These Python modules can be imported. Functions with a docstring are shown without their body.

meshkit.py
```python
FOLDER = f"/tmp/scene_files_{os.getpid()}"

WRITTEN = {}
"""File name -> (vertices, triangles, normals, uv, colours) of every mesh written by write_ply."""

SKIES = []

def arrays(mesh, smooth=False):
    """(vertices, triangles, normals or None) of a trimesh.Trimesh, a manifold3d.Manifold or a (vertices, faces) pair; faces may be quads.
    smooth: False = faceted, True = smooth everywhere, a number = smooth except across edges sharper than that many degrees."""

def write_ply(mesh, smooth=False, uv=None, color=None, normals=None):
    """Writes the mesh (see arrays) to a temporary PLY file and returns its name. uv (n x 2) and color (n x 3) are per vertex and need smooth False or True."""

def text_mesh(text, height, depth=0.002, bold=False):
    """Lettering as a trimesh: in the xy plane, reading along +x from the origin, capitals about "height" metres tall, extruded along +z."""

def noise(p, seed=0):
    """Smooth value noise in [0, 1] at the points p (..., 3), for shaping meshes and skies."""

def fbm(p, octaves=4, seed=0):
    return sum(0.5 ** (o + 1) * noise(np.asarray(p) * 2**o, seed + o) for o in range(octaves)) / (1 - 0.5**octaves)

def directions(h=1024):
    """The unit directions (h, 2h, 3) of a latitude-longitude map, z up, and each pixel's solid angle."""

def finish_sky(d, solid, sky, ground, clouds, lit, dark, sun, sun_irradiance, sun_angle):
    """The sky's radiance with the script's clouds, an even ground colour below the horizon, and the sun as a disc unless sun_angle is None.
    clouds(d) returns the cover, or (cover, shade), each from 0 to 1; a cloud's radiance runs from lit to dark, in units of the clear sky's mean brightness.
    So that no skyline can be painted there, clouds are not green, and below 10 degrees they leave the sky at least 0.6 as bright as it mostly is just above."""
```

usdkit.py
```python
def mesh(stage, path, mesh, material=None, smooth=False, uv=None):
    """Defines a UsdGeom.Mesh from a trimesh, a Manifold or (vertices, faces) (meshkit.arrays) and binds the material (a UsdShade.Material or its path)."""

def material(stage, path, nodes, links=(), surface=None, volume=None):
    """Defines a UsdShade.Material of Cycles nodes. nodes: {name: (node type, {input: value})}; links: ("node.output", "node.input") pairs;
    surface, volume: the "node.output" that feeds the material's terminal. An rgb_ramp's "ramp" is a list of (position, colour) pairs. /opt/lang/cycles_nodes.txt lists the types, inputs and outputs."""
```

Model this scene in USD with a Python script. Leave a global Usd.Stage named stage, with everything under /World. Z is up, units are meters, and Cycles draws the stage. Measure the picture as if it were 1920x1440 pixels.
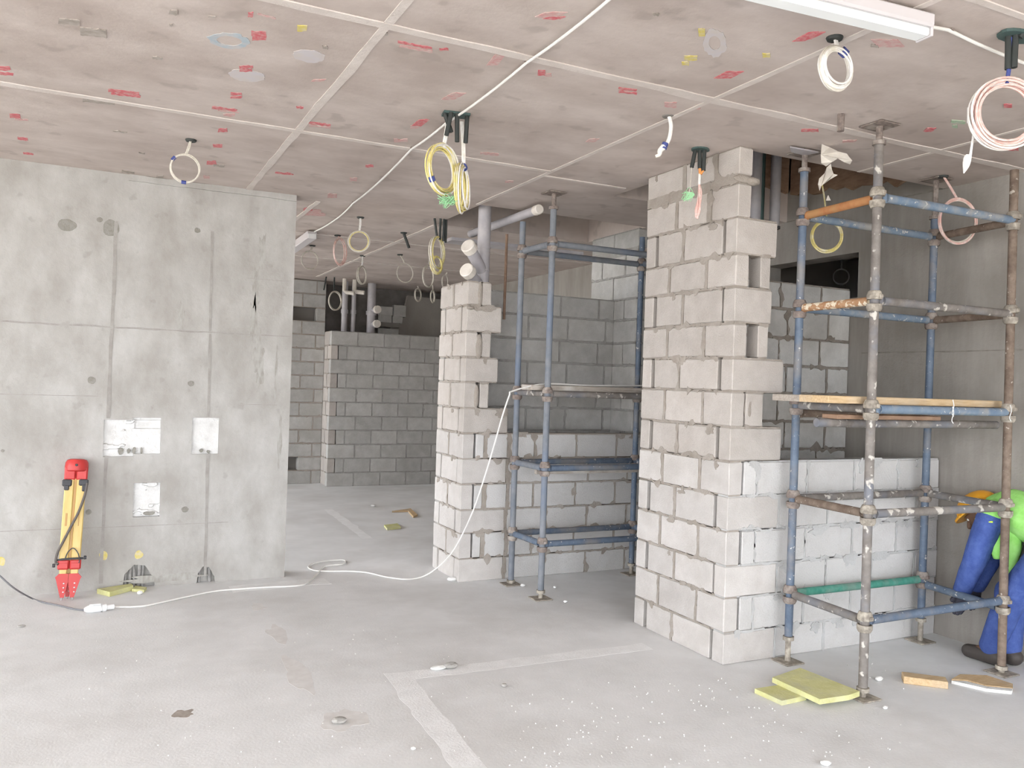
import math, random
import numpy as np, trimesh, shapely.geometry as sg
import manifold3d as m3d
import usdkit, meshkit
from pxr import Usd, UsdGeom, UsdLux, UsdShade, Gf, Sdf

stage = Usd.Stage.CreateInMemory()
UsdGeom.SetStageUpAxis(stage, UsdGeom.Tokens.z)
UsdGeom.SetStageMetersPerUnit(stage, 1.0)
UsdGeom.Xform.Define(stage, '/World')
stage.SetDefaultPrim(stage.GetPrimAtPath('/World'))
rng = np.random.default_rng(7)
random.seed(7)

# ------------------------------------------------------------------ camera, sky, exposure
EYE = 1.65
FPX = 1560.0
YAW, PITCH, ROLL = math.radians(26.0), math.radians(-0.12), math.radians(-1.93)
_f = np.array([math.sin(YAW) * math.cos(PITCH), math.cos(YAW) * math.cos(PITCH), math.sin(PITCH)])
_r = np.array([math.cos(YAW), -math.sin(YAW), 0.0])
_d = np.cross(_f, _r)
_c, _s = math.cos(ROLL), math.sin(ROLL)
CAMR = np.array([_c * _r + _s * _d, -_s * _r + _c * _d, _f])      # right, down, forward
CAMP = np.array([0.0, 0.0, EYE])
EXPOSURE = 0.60
cam = UsdGeom.Camera.Define(stage, '/World/camera')
R_, D_, F_ = CAMR
cam.AddTransformOp().Set(Gf.Matrix4d(*R_, 0, *(-D_), 0, *(-F_), 0, *CAMP, 1))
cam.CreateHorizontalApertureAttr(36.0)
cam.CreateVerticalApertureAttr(27.0)
cam.CreateFocalLengthAttr(36.0 * FPX / 1920.0)
cam.CreateClippingRangeAttr(Gf.Vec2f(0.05, 200.0))
cam.CreateExposureAttr(EXPOSURE)

SKY = 1.55
dome = UsdLux.DomeLight.Define(stage, '/World/sky')
dome.CreateIntensityAttr(SKY)
dome.CreateColorAttr(Gf.Vec3f(0.94, 0.98, 1.03))


def ray(px, py):
    return np.array([(px - 960) / FPX, (py - 720) / FPX, 1.0]) @ CAMR


def onz(px, py, z=0.0):
    d = ray(px, py)
    return CAMP + d * (z - EYE) / d[2]


def onx(px, py, x):
    d = ray(px, py)
    return CAMP + d * x / d[0]


def ony(px, py, y):
    d = ray(px, py)
    return CAMP + d * y / d[1]


def depth(p):
    return float((np.asarray(p) - CAMP) @ CAMR[2])


# ------------------------------------------------------------------ materials
LOOKS = {}


def noisy(name, c1, c2, scale=6.0, stretch=(1, 1, 1), c3=None, scale3=1.2, amt3=0.5, bump=0.0, bscale=60.0, rough=0.85,
          lo=0.35, hi=0.65, detail=6.0, tint=0.0, spec=0.2, space='position', speck=None, metallic=0.0):
    """a rough building material: two tones mixed by noise, a third in broad patches, fine grain and bump"""
    n = {'g': ('geometry', {}) if space == 'position' else ('texture_coordinate', {}),
         'm': ('mapping', {'scale': stretch}),
         'n1': ('noise_texture', {'scale': scale, 'detail': detail, 'roughness': 0.62}),
         'r1': ('map_range', {'from_min': lo, 'from_max': hi, 'clamp': True}),
         'c': ('mix_color', {'blend_type': 'mix', 'a': c1, 'b': c2}),
         'p': ('principled_bsdf', {'roughness': rough, 'specular_ior_level': spec, 'metallic': metallic})}
    src = 'g.position' if space == 'position' else 'g.object'
    l = [(src, 'm.vector'), ('m.vector', 'n1.vector'), ('n1.fac', 'r1.value'), ('r1.result', 'c.fac')]
    last = 'c.result'
    if c3 is not None:
        n['n3'] = ('noise_texture', {'scale': scale3, 'detail': 5.0, 'roughness': 0.6})
        n['r3'] = ('map_range', {'from_min': 0.48, 'from_max': 0.68, 'to_max': amt3, 'clamp': True})
        n['c3'] = ('mix_color', {'blend_type': 'mix', 'b': c3})
        l += [(src, 'n3.vector'), ('n3.fac', 'r3.value'), ('r3.result', 'c3.fac'), (last, 'c3.a')]
        last = 'c3.result'
    if speck is not None:
        col, ssc, thr, amt = speck
        n['ns'] = ('noise_texture', {'scale': ssc, 'detail': 2.0})
        n['rs'] = ('map_range', {'from_min': thr, 'from_max': thr + 0.06, 'to_max': amt, 'clamp': True})
        n['cs'] = ('mix_color', {'blend_type': 'mix', 'b': col})
        l += [(src, 'ns.vector'), ('ns.fac', 'rs.value'), ('rs.result', 'cs.fac'), (last, 'cs.a')]
        last = 'cs.result'
    if tint:
        n['oi'] = ('object_info', {})
        n['rt'] = ('map_range', {'to_min': 1 - tint, 'to_max': 1 + tint * 0.6})
        n['ct'] = ('hsv', {})
        l += [('oi.random', 'rt.value'), ('rt.result', 'ct.value'), (last, 'ct.color')]
        last = 'ct.color'
    l.append((last, 'p.base_color'))
    if bump:
        n['nb'] = ('noise_texture', {'scale': bscale, 'detail': 4.0, 'roughness': 0.6})
        n['b'] = ('bump', {'strength': bump, 'distance': 0.01})
        l += [(src, 'nb.vector'), ('nb.fac', 'b.height'), ('b.normal', 'p.normal')]
    l = [('m.vector', x[1]) if False else x for x in l]
    m = usdkit.material(stage, '/World/Looks/' + name, n, l, surface='p.BSDF')
    LOOKS[name] = m
    return m


def plain(name, c, rough=0.6, metallic=0.0, spec=0.4, emit=None):
    d = {'base_color': c, 'roughness': rough, 'metallic': metallic, 'specular_ior_level': spec}
    if emit:
        d['emission_color'] = c
        d['emission_strength'] = emit
    m = usdkit.material(stage, '/World/Looks/' + name, {'p': ('principled_bsdf', d)}, [], surface='p.BSDF')
    LOOKS[name] = m
    return m


UsdGeom.Scope.Define(stage, '/World/Looks')
noisy('wall_concrete', (0.355, 0.338, 0.312), (0.475, 0.463, 0.443), 3.2, (1.2, 1, 0.7), (0.325, 0.31, 0.285), 1.7, 0.6, 0.25, 40,
      speck=((0.28, 0.265, 0.24), 9.0, 0.66, 0.35))
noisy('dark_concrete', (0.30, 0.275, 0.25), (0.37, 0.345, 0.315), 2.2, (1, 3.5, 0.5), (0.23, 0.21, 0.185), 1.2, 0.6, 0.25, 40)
noisy('floor_concrete', (0.71, 0.715, 0.715), (0.785, 0.79, 0.795), 2.6, (1, 1, 1), (0.62, 0.615, 0.605), 0.9, 0.8, 0.14, 70, rough=0.85,
      speck=((0.80, 0.80, 0.79), 26.0, 0.70, 0.5))
noisy('ceiling_concrete', (0.455, 0.388, 0.352), (0.60, 0.53, 0.492), 2.3, (0.85, 1.5, 1), (0.40, 0.335, 0.30), 1.5, 0.7, 0.12, 40, lo=0.30, hi=0.68, detail=9.0,
      speck=((0.34, 0.29, 0.26), 6.0, 0.64, 0.4))
noisy('seam_concrete', (0.60, 0.54, 0.50), (0.68, 0.62, 0.58), 8, bump=0.3, bscale=70)
noisy('seam_dark', (0.29, 0.27, 0.25), (0.39, 0.375, 0.35), 9, lo=0.3, hi=0.7, bump=0.3)
noisy('block', (0.48, 0.44, 0.405), (0.55, 0.51, 0.475), 9, (1, 1, 1), (0.45, 0.405, 0.365), 3.0, 0.5, 0.45, 110, tint=0.10,
      speck=((0.37, 0.335, 0.30), 120.0, 0.68, 0.5))
noisy('block_grey', (0.44, 0.43, 0.41), (0.53, 0.52, 0.50), 8, (1, 1, 1), (0.39, 0.375, 0.345), 3.0, 0.6, 0.45, 110, tint=0.12,
      speck=((0.40, 0.38, 0.36), 120.0, 0.68, 0.5))
noisy('block_pale', (0.515, 0.485, 0.46), (0.585, 0.555, 0.53), 8, (1, 1, 1), (0.46, 0.43, 0.40), 3.0, 0.5, 0.4, 100, tint=0.08,
      speck=((0.38, 0.355, 0.33), 110.0, 0.69, 0.4))
noisy('block_white', (0.54, 0.525, 0.51), (0.61, 0.60, 0.59), 6, (1, 1, 1), (0.48, 0.465, 0.45), 3.0, 0.7, 0.4, 90, tint=0.05,
      speck=((0.38, 0.38, 0.37), 90.0, 0.69, 0.4))
noisy('mortar', (0.33, 0.29, 0.25), (0.40, 0.36, 0.32), 12, c3=(0.28, 0.255, 0.22), scale3=4, bump=0.6, bscale=90)
noisy('mortar_grey', (0.31, 0.295, 0.275), (0.39, 0.38, 0.36), 12, bump=0.6, bscale=90)
noisy('mortar_dark', (0.20, 0.175, 0.15), (0.28, 0.25, 0.22), 12, bump=0.5, bscale=90)
noisy('mortar_wash', (0.44, 0.435, 0.425), (0.54, 0.54, 0.535), 7, bump=0.5, bscale=80)
noisy('floor_slurry', (0.78, 0.78, 0.78), (0.85, 0.855, 0.86), 9, bump=0.3, bscale=80)
noisy('rubble_grey', (0.30, 0.29, 0.27), (0.50, 0.48, 0.45), 20, bump=0.5)
noisy('grit_pale', (0.70, 0.69, 0.67), (0.78, 0.77, 0.75), 30)
noisy('rubble_white', (0.70, 0.70, 0.68), (0.82, 0.82, 0.80), 30, bump=0.4)
noisy('patch_stain', (0.24, 0.23, 0.20), (0.31, 0.30, 0.27), 30, bump=0.4, bscale=120)
noisy('foam_white', (0.68, 0.675, 0.66), (0.78, 0.775, 0.765), 22, c3=(0.52, 0.51, 0.49), scale3=11, amt3=0.7, bump=0.5, bscale=60)
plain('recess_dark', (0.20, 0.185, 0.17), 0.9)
plain('room_dark', (0.55, 0.52, 0.48), 0.9)
noisy('conduit_grey', (0.27, 0.26, 0.25), (0.38, 0.37, 0.36), 25)
noisy('paint_red', (0.56, 0.14, 0.16), (0.58, 0.36, 0.34), 45, lo=0.42, hi=0.70, stretch=(1, 1, 1))
noisy('paint_red_faint', (0.55, 0.30, 0.29), (0.57, 0.45, 0.42), 40)
noisy('paint_yellow', (0.62, 0.52, 0.12), (0.62, 0.55, 0.36), 40)
noisy('paint_blue', (0.40, 0.47, 0.52), (0.54, 0.52, 0.51), 22)
noisy('paint_pale', (0.56, 0.53, 0.55), (0.57, 0.52, 0.49), 16)
noisy('stain_dark', (0.30, 0.27, 0.235), (0.44, 0.39, 0.355), 18)
noisy('timber', (0.52, 0.36, 0.20), (0.66, 0.50, 0.31), 14, (0.6, 6, 6), c3=(0.45, 0.40, 0.34), scale3=3, bump=0.3)
noisy('timber_grey', (0.33, 0.29, 0.25), (0.47, 0.42, 0.37), 14, (0.6, 6, 6), c3=(0.60, 0.58, 0.55), scale3=7, amt3=0.7, bump=0.3)
noisy('timber_brown', (0.24, 0.15, 0.10), (0.36, 0.24, 0.165), 8, (1, 1, 3), c3=(0.20, 0.12, 0.09), scale3=4, bump=0.3)
noisy('timber_red', (0.55, 0.30, 0.24), (0.62, 0.42, 0.36), 14, (0.6, 6, 6))
noisy('board_yellow', (0.56, 0.55, 0.24), (0.68, 0.67, 0.36), 9, c3=(0.52, 0.52, 0.36), scale3=5, amt3=0.7, bump=0.3)
noisy('tube_blue', (0.085, 0.118, 0.175), (0.135, 0.175, 0.235), 12, c3=(0.23, 0.215, 0.205), scale3=4, amt3=0.9, rough=0.55, spec=0.4,
      speck=((0.62, 0.60, 0.56), 38.0, 0.66, 0.8))
noisy('tube_blue_pale', (0.14, 0.20, 0.285), (0.22, 0.275, 0.335), 12, c3=(0.34, 0.32, 0.295), scale3=6, amt3=0.8, rough=0.6, spec=0.4,
      speck=((0.62, 0.60, 0.56), 34.0, 0.64, 0.8))
noisy('tube_dusty', (0.165, 0.18, 0.205), (0.235, 0.245, 0.265), 10, c3=(0.15, 0.19, 0.265), scale3=1.6, amt3=0.9, rough=0.7)
noisy('tube_grey', (0.15, 0.132, 0.12), (0.25, 0.228, 0.208), 11, c3=(0.165, 0.18, 0.215), scale3=4, amt3=0.8, rough=0.65, spec=0.4,
      speck=((0.58, 0.55, 0.50), 20.0, 0.60, 0.9))
noisy('tube_brown', (0.15, 0.11, 0.085), (0.25, 0.195, 0.155), 16, c3=(0.10, 0.07, 0.055), scale3=6, amt3=0.7, rough=0.75,
      speck=((0.55, 0.50, 0.43), 30.0, 0.66, 0.8))
noisy('tube_rust', (0.40, 0.17, 0.075), (0.48, 0.25, 0.11), 12, c3=(0.36, 0.22, 0.10), scale3=6, amt3=0.6, rough=0.8)
noisy('tube_rust_splash', (0.36, 0.19, 0.10), (0.46, 0.29, 0.17), 14, rough=0.8, speck=((0.74, 0.66, 0.52), 26.0, 0.50, 0.95))
noisy('tube_green', (0.05, 0.24, 0.18), (0.10, 0.32, 0.25), 18, c3=(0.30, 0.31, 0.28), scale3=5, amt3=0.6, rough=0.6)
noisy('coupler', (0.21, 0.185, 0.155), (0.34, 0.305, 0.26), 40, c3=(0.55, 0.50, 0.42), scale3=16, amt3=0.9, rough=0.8)
noisy('coupler_dark', (0.16, 0.13, 0.12), (0.28, 0.23, 0.20), 40, c3=(0.42, 0.38, 0.34), scale3=14, amt3=0.8, rough=0.8)
noisy('pipe_grey', (0.40, 0.38, 0.40), (0.46, 0.44, 0.46), 10, c3=(0.52, 0.49, 0.48), scale3=5, rough=0.45, spec=0.4)
noisy('pipe_cap', (0.70, 0.65, 0.58), (0.80, 0.75, 0.69), 14, rough=0.6)
noisy('pipe_rust', (0.22, 0.14, 0.10), (0.33, 0.22, 0.16), 14, rough=0.8)
plain('cable_white', (0.78, 0.765, 0.73), 0.5)
plain('cable_grey', (0.20, 0.20, 0.21), 0.6)
plain('conduit_black', (0.035, 0.04, 0.038), 0.55)
plain('box_green', (0.06, 0.10, 0.095), 0.6)
noisy('wire_white', (0.74, 0.72, 0.69), (0.86, 0.84, 0.82), 60, c3=(0.70, 0.66, 0.52), scale3=14, amt3=0.6, rough=0.5)
noisy('wire_cream', (0.56, 0.52, 0.45), (0.68, 0.64, 0.57), 60, rough=0.5)
noisy('wire_yellow', (0.68, 0.58, 0.20), (0.78, 0.68, 0.30), 60, c3=(0.82, 0.78, 0.66), scale3=14, amt3=0.85, rough=0.5)
noisy('wire_pink', (0.70, 0.45, 0.40), (0.80, 0.66, 0.62), 40, c3=(0.76, 0.40, 0.34), scale3=12, amt3=0.8, rough=0.5)
plain('wire_orange', (0.75, 0.32, 0.10), 0.5)
plain('wire_green', (0.32, 0.62, 0.34), 0.5)
plain('tape_blue', (0.055, 0.075, 0.26), 0.5)
plain('lamp_housing', (0.60, 0.57, 0.58), 0.45)
usdkit.material(stage, '/World/Looks/lamp_tube', {'p': ('principled_bsdf', {'base_color': (0.80, 0.82, 0.82), 'roughness': 0.3,
                'emission_color': (0.93, 1.0, 0.99), 'emission_strength': 0.06})}, [], surface='p.BSDF')
LOOKS['lamp_tube'] = UsdShade.Material.Get(stage, '/World/Looks/lamp_tube')
plain('plastic_white', (0.80, 0.80, 0.80), 0.4)
plain('tripod_red', (0.52, 0.045, 0.042), 0.4)
noisy('tripod_yellow', (0.60, 0.43, 0.14), (0.68, 0.50, 0.19), 10, (3, 3, 0.5), rough=0.4, spec=0.4)
plain('tripod_inner', (0.48, 0.28, 0.10), 0.5)
plain('rubber_black', (0.06, 0.06, 0.065), 0.6)
plain('strap_brown', (0.12, 0.105, 0.095), 0.7)
plain('steel', (0.55, 0.55, 0.55), 0.35, 0.8)
noisy('paper_torn', (0.66, 0.62, 0.56), (0.76, 0.72, 0.66), 12, rough=0.9)
noisy('overall_blue', (0.055, 0.095, 0.30), (0.085, 0.135, 0.38), 22, c3=(0.045, 0.075, 0.24), scale3=7, amt3=0.7, bump=0.4, bscale=60)
noisy('vest_green', (0.32, 0.72, 0.17), (0.40, 0.80, 0.24), 18, bump=0.3, bscale=40)
plain('vest_trim', (0.62, 0.86, 0.10), 0.6)
noisy('hat_orange', (0.80, 0.36, 0.03), (0.86, 0.44, 0.05), 10, rough=0.35)
plain('skin_brown', (0.14, 0.075, 0.045), 0.55)
plain('eye_white', (0.7, 0.68, 0.64), 0.3)
plain('hair_black', (0.015, 0.013, 0.012), 0.7)
plain('glove_dark', (0.035, 0.035, 0.05), 0.8)
plain('boot_dark', (0.06, 0.05, 0.045), 0.6)
noisy('sand', (0.52, 0.45, 0.36), (0.60, 0.53, 0.44), 0.5)

# ------------------------------------------------------------------ object helpers
USED = {}
LOC = {}


def numbered(parent, name):
    k = (parent, name)
    i = USED.get(k, 0)
    USED[k] = i + 1
    return name if i == 0 else f'{name}_{i:03d}'


def setdata(p, **kw):
    for k, v in kw.items():
        if v:
            p.SetCustomDataByKey(k, v)


def path_of(parent):
    return '/World' if parent is None else str(parent.GetPath())


def arr(mesh):
    v, f, _ = meshkit.arrays(mesh, False)
    return np.asarray(v, float), np.asarray(f, int)


def obj(name, mesh, mat, parent=None, smooth=False, label=None, cat=None, group=None, kind=None):
    pp = path_of(parent)
    v, f = arr(mesh)
    off = LOC.get(pp, np.zeros(3))
    path = pp + '/' + numbered(pp, name)
    own = np.zeros(3)
    if parent is None:                                         # a top-level mesh stands at its own base
        own = np.array([(v[:, 0].min() + v[:, 0].max()) / 2, (v[:, 1].min() + v[:, 1].max()) / 2, v[:, 2].min()])
    g = usdkit.mesh(stage, path, trimesh.Trimesh(v - off - own, f, process=False), LOOKS[mat], smooth)
    if parent is None:
        g.AddTranslateOp().Set(Gf.Vec3d(*own))
    LOC[path] = off + own
    setdata(g.GetPrim(), label=label, category=cat, group=group, kind=kind)
    return g.GetPrim()


def thing(name, loc, label=None, cat=None, group=None, kind=None):
    path = '/World/' + numbered('/World', name)
    x = UsdGeom.Xform.Define(stage, path)
    x.AddTranslateOp().Set(Gf.Vec3d(*map(float, loc)))
    LOC[path] = np.asarray(loc, float)
    setdata(x.GetPrim(), label=label, category=cat, group=group, kind=kind)
    return x.GetPrim()


# ------------------------------------------------------------------ mesh helpers
def box(lo, hi):
    lo, hi = np.asarray(lo, float), np.asarray(hi, float)
    m = trimesh.creation.box(np.abs(hi - lo))
    m.apply_translation((lo + hi) / 2)
    return m


def _cham_template():
    pts = []
    for sx in (-1, 1):
        for sy in (-1, 1):
            for sz in (-1, 1):
                for a in range(3):
                    pts.append((sx, sy, sz, a))
    P = np.array([[s[i] * (1.0 if i == s[3] else 0.9) for i in range(3)] for s in pts])
    h = trimesh.convex.convex_hull(P)
    idx = np.array([np.argmin(((h.vertices[i] - P) ** 2).sum(1)) for i in range(len(h.vertices))])
    return [pts[i] for i in idx], np.array(h.faces)


CH_P, CH_F = _cham_template()


def cbox(lo, hi, ch=0.004, jit=0.0):
    """a box with chamfered edges; jit roughens its corners"""
    lo, hi = np.asarray(lo, float), np.asarray(hi, float)
    c, h = (lo + hi) / 2, (hi - lo) / 2
    ch = min(ch, 0.45 * h.min())
    V = np.array([[c[i] + s[i] * (h[i] if i == s[3] else h[i] - ch) for i in range(3)] for s in CH_P])
    if jit:
        V = V + rng.normal(0, jit, V.shape).clip(-2 * jit, 2 * jit)
    return trimesh.Trimesh(V, CH_F, process=False)


def cat(*ms):
    ms = [trimesh.Trimesh(*arr(m), process=False) for m in ms]
    return trimesh.util.concatenate(ms)


def tube(points, r, n=10, closed=False, caps=True):
    P = np.asarray(points, float)
    k = len(P)
    rr = np.broadcast_to(np.asarray(r, float), (k,))
    if closed:
        T = np.roll(P, -1, 0) - np.roll(P, 1, 0)
    else:
        T = np.gradient(P, axis=0)
    T /= np.maximum(np.linalg.norm(T, axis=1, keepdims=True), 1e-9)
    a = np.array([0, 0, 1.0]) if abs(T[0, 2]) < 0.9 else np.array([1.0, 0, 0])
    u = np.cross(T[0], a); u /= np.linalg.norm(u)
    rings = []
    ang = np.linspace(0, 2 * np.pi, n, endpoint=False)
    for i in range(k):
        u = u - T[i] * (u @ T[i]); u /= max(np.linalg.norm(u), 1e-9)
        w = np.cross(T[i], u)
        rings.append(P[i] + rr[i] * (np.cos(ang)[:, None] * u + np.sin(ang)[:, None] * w))
    V = np.vstack(rings)
    F = []
    for i in range(k if closed else k - 1):
        j = (i + 1) % k
        for q in range(n):
            q2 = (q + 1) % n
            F += [[i * n + q, i * n + q2, j * n + q2], [i * n + q, j * n + q2, j * n + q]]
    if caps and not closed:
        V = np.vstack([V, P[0], P[-1]])
        a0, a1 = len(V) - 2, len(V) - 1
        for q in range(n):
            q2 = (q + 1) % n
            F += [[a0, q2, q], [a1, (k - 1) * n + q, (k - 1) * n + q2]]
    return trimesh.Trimesh(V, np.array(F), process=False)


def pipe(a, b, r, n=16):
    return tube([a, b], r, n)


def spline(pts, per=8):
    """Catmull-Rom through the points"""
    P = np.asarray(pts, float)
    P = np.vstack([2 * P[0] - P[1], P, 2 * P[-1] - P[-2]])
    out = []
    for i in range(1, len(P) - 2):
        p0, p1, p2, p3 = P[i - 1:i + 3]
        for t in np.linspace(0, 1, per, endpoint=False):
            out.append(0.5 * (2 * p1 + (p2 - p0) * t + (2 * p0 - 5 * p1 + 4 * p2 - p3) * t ** 2 + (3 * p1 - p0 - 3 * p2 + p3) * t ** 3))
    out.append(P[-2])
    return np.array(out)


def lathe(profile, at, n=18, axis=(0, 0, 1)):
    """profile: (radius, height) pairs along the axis from the point at"""
    m = trimesh.creation.revolve(np.array(profile, float), sections=n)
    if tuple(axis) != (0, 0, 1):
        m.apply_transform(trimesh.geometry.align_vectors([0, 0, 1], np.asarray(axis, float)))
    m.apply_translation(at)
    return m


def prism(poly, depth_, origin=(0, 0, 0), u=(1, 0, 0), v=(0, 1, 0), n=(0, 0, 1)):
    """a polygon in the (u, v) plane extruded along n"""
    if not isinstance(poly, sg.base.BaseGeometry):
        poly = sg.Polygon(poly)
    poly = poly.buffer(0)
    geoms = getattr(poly, 'geoms', [poly])
    ms = [trimesh.creation.extrude_polygon(g, depth_, engine='earcut') for g in geoms if g.area > 1e-9]
    m = trimesh.util.concatenate(ms)
    M = np.eye(4)
    M[:3, 0], M[:3, 1], M[:3, 2], M[:3, 3] = u, v, n, origin
    if np.linalg.det(M[:3, :3]) < 0:
        m.apply_transform(M); m.invert()
    else:
        m.apply_transform(M)
    return m


def blob(cx, cy, rx, ry, n=18, rough=0.18):
    t = np.linspace(0, 2 * np.pi, n, endpoint=False)
    k = 1 + rng.normal(0, rough, n).clip(-0.4, 0.4)
    k = (k + np.roll(k, 1)) / 2
    return sg.Polygon(np.c_[cx + rx * k * np.cos(t), cy + ry * k * np.sin(t)])


def strip(u0, u1, v0, v1, amp, step=0.018):
    """a strip with ragged long edges"""
    k = max(3, int((u1 - u0) / step))
    uu = np.linspace(u0, u1, k)

    def edge():
        e = rng.normal(0, 1, k)
        e = (e + np.roll(e, 1) + 0.5 * np.roll(e, 2)) / 2
        return np.maximum(e, -0.5) * amp
    return sg.Polygon(np.vstack([np.c_[uu, v0 - edge()], np.c_[uu, v1 + edge()][::-1]])).buffer(0)


# ------------------------------------------------------------------ block walls
ROWS = [(0.0, .183), (.194, .393), (.403, .584), (.596, .795), (.808, 1.004), (1.016, 1.212), (1.226, 1.418), (1.432, 1.632), (1.646, 1.836),
        (1.853, 2.045), (2.062, 2.262), (2.278, 2.46), (2.474, 2.68), (2.694, 2.885), (2.945, 3.105)]


class BlockWall:
    """blocks laid in rows on a face: at (u, z) on the line origin + u * U, the visible face looking along N, the wall going back by thick"""

    def __init__(self, parent, origin, U, N, thick=0.11, block='block', mortar='mortar', smear=1.0, jit=0.0012, ch=0.005):
        self.o, self.U, self.N = np.asarray(origin, float), np.asarray(U, float), np.asarray(N, float)
        self.parent, self.thick, self.block, self.mortar, self.smear, self.jit, self.ch = parent, thick, block, mortar, smear, jit, ch
        self.core, self.strips, self.rows = [], [], []

    def place(self, m):
        v, f = arr(m)                                    # local axes: u, out of the wall, z
        w = self.o + v[:, :1] * self.U + v[:, 1:2] * self.N + v[:, 2:3] * np.array([0, 0, 1.0])
        if np.linalg.det(np.array([self.U, self.N, [0, 0, 1.0]])) < 0:
            f = f[:, ::-1]
        return trimesh.Trimesh(w, f, process=False)

    def row(self, z0, z1, blocks, mat=None, gaps=(), bed=True, proud=None):
        """blocks: (u0, u1) pairs; gaps: indices of joints left open"""
        blocks = sorted(blocks)
        for i, (a, b) in enumerate(blocks):
            p = rng.uniform(-0.002, 0.003)
            m = cbox((a, -self.thick + rng.uniform(0, 0.004), z0), (b, p, z1), self.ch, self.jit)
            obj('block', self.place(m), (mat(i) if callable(mat) else mat) or self.block, self.parent)
        runs, cur = [], [blocks[0][0], blocks[0][1]]
        for i in range(1, len(blocks)):
            if (i - 1) in gaps:
                runs.append(cur); cur = list(blocks[i])
            else:
                cur[1] = blocks[i][1]
                j0, j1 = blocks[i - 1][1], blocks[i][0]
                am = rng.choice([0.0025, 0.004, 0.0075], p=[.3, .35, .35]) * self.smear
                s = strip(z0 - 0.004, z1 + 0.004, j0 - 0.001, j1 + 0.001, am)
                self.strips.append(self.place(self.flip(prism(s, 0.012 + rng.uniform(0.001, 0.0035), (0, -0.012, 0), (0, 0, 1), (1, 0, 0), (0, 1, 0)))))
        runs.append(cur)
        for a, b in runs:
            self.core.append(self.place(box((a + 0.006, -self.thick + 0.008, z0 - 0.008), (b - 0.006, -0.007, z1 + 0.010))))
        if self.rows and bed:
            pz1, pruns = self.rows[-1]
            for a, b in runs:
                for c, d in pruns:
                    lo, hi = max(a, c), min(b, d)
                    if hi - lo > 0.04:
                        # the bed is laid in lengths of differing raggedness
                        x = lo
                        while x < hi - 1e-6:
                            y = min(hi, x + rng.uniform(0.18, 0.45))
                            if hi - y < 0.1:
                                y = hi
                            am = rng.choice([0.003, 0.0055, 0.010], p=[.35, .35, .3]) * self.smear
                            s = strip(x, y, pz1 - 0.001, z0 + 0.001, am)
                            self.strips.append(self.place(prism(s, 0.012 + rng.uniform(0.001, 0.0035), (0, -0.012, 0), (1, 0, 0), (0, 0, 1), (0, 1, 0))))
                            x = y
        self.rows.append((z1, runs))

    @staticmethod
    def flip(m):
        return m

    def smears(self, k, big=0.03):
        """thin dabs of mortar wiped over the joints"""
        for _ in range(k):
            z1, runs = self.rows[rng.integers(len(self.rows))]
            a, b = runs[rng.integers(len(runs))]
            if b - a < 0.15:
                continue
            u, z = rng.uniform(a + .05, b - .05), z1 + rng.uniform(-0.03, 0.012)
            rx, rz = rng.uniform(.012, big * 1.6), rng.uniform(.010, big)
            P = blob(u, z, rx, rz, 22, 0.35).intersection(sg.box(a + .003, 0.004, b - .003, z1 + .02))
            if not P.is_empty:
                self.strips.append(self.place(prism(P, 0.006 + rng.uniform(0.001, 0.003), (0, -0.004, 0), (1, 0, 0), (0, 0, 1), (0, 1, 0))))

    def finish(self):
        obj('mortar', cat(*self.core, *self.strips), self.mortar, self.parent)


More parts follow.
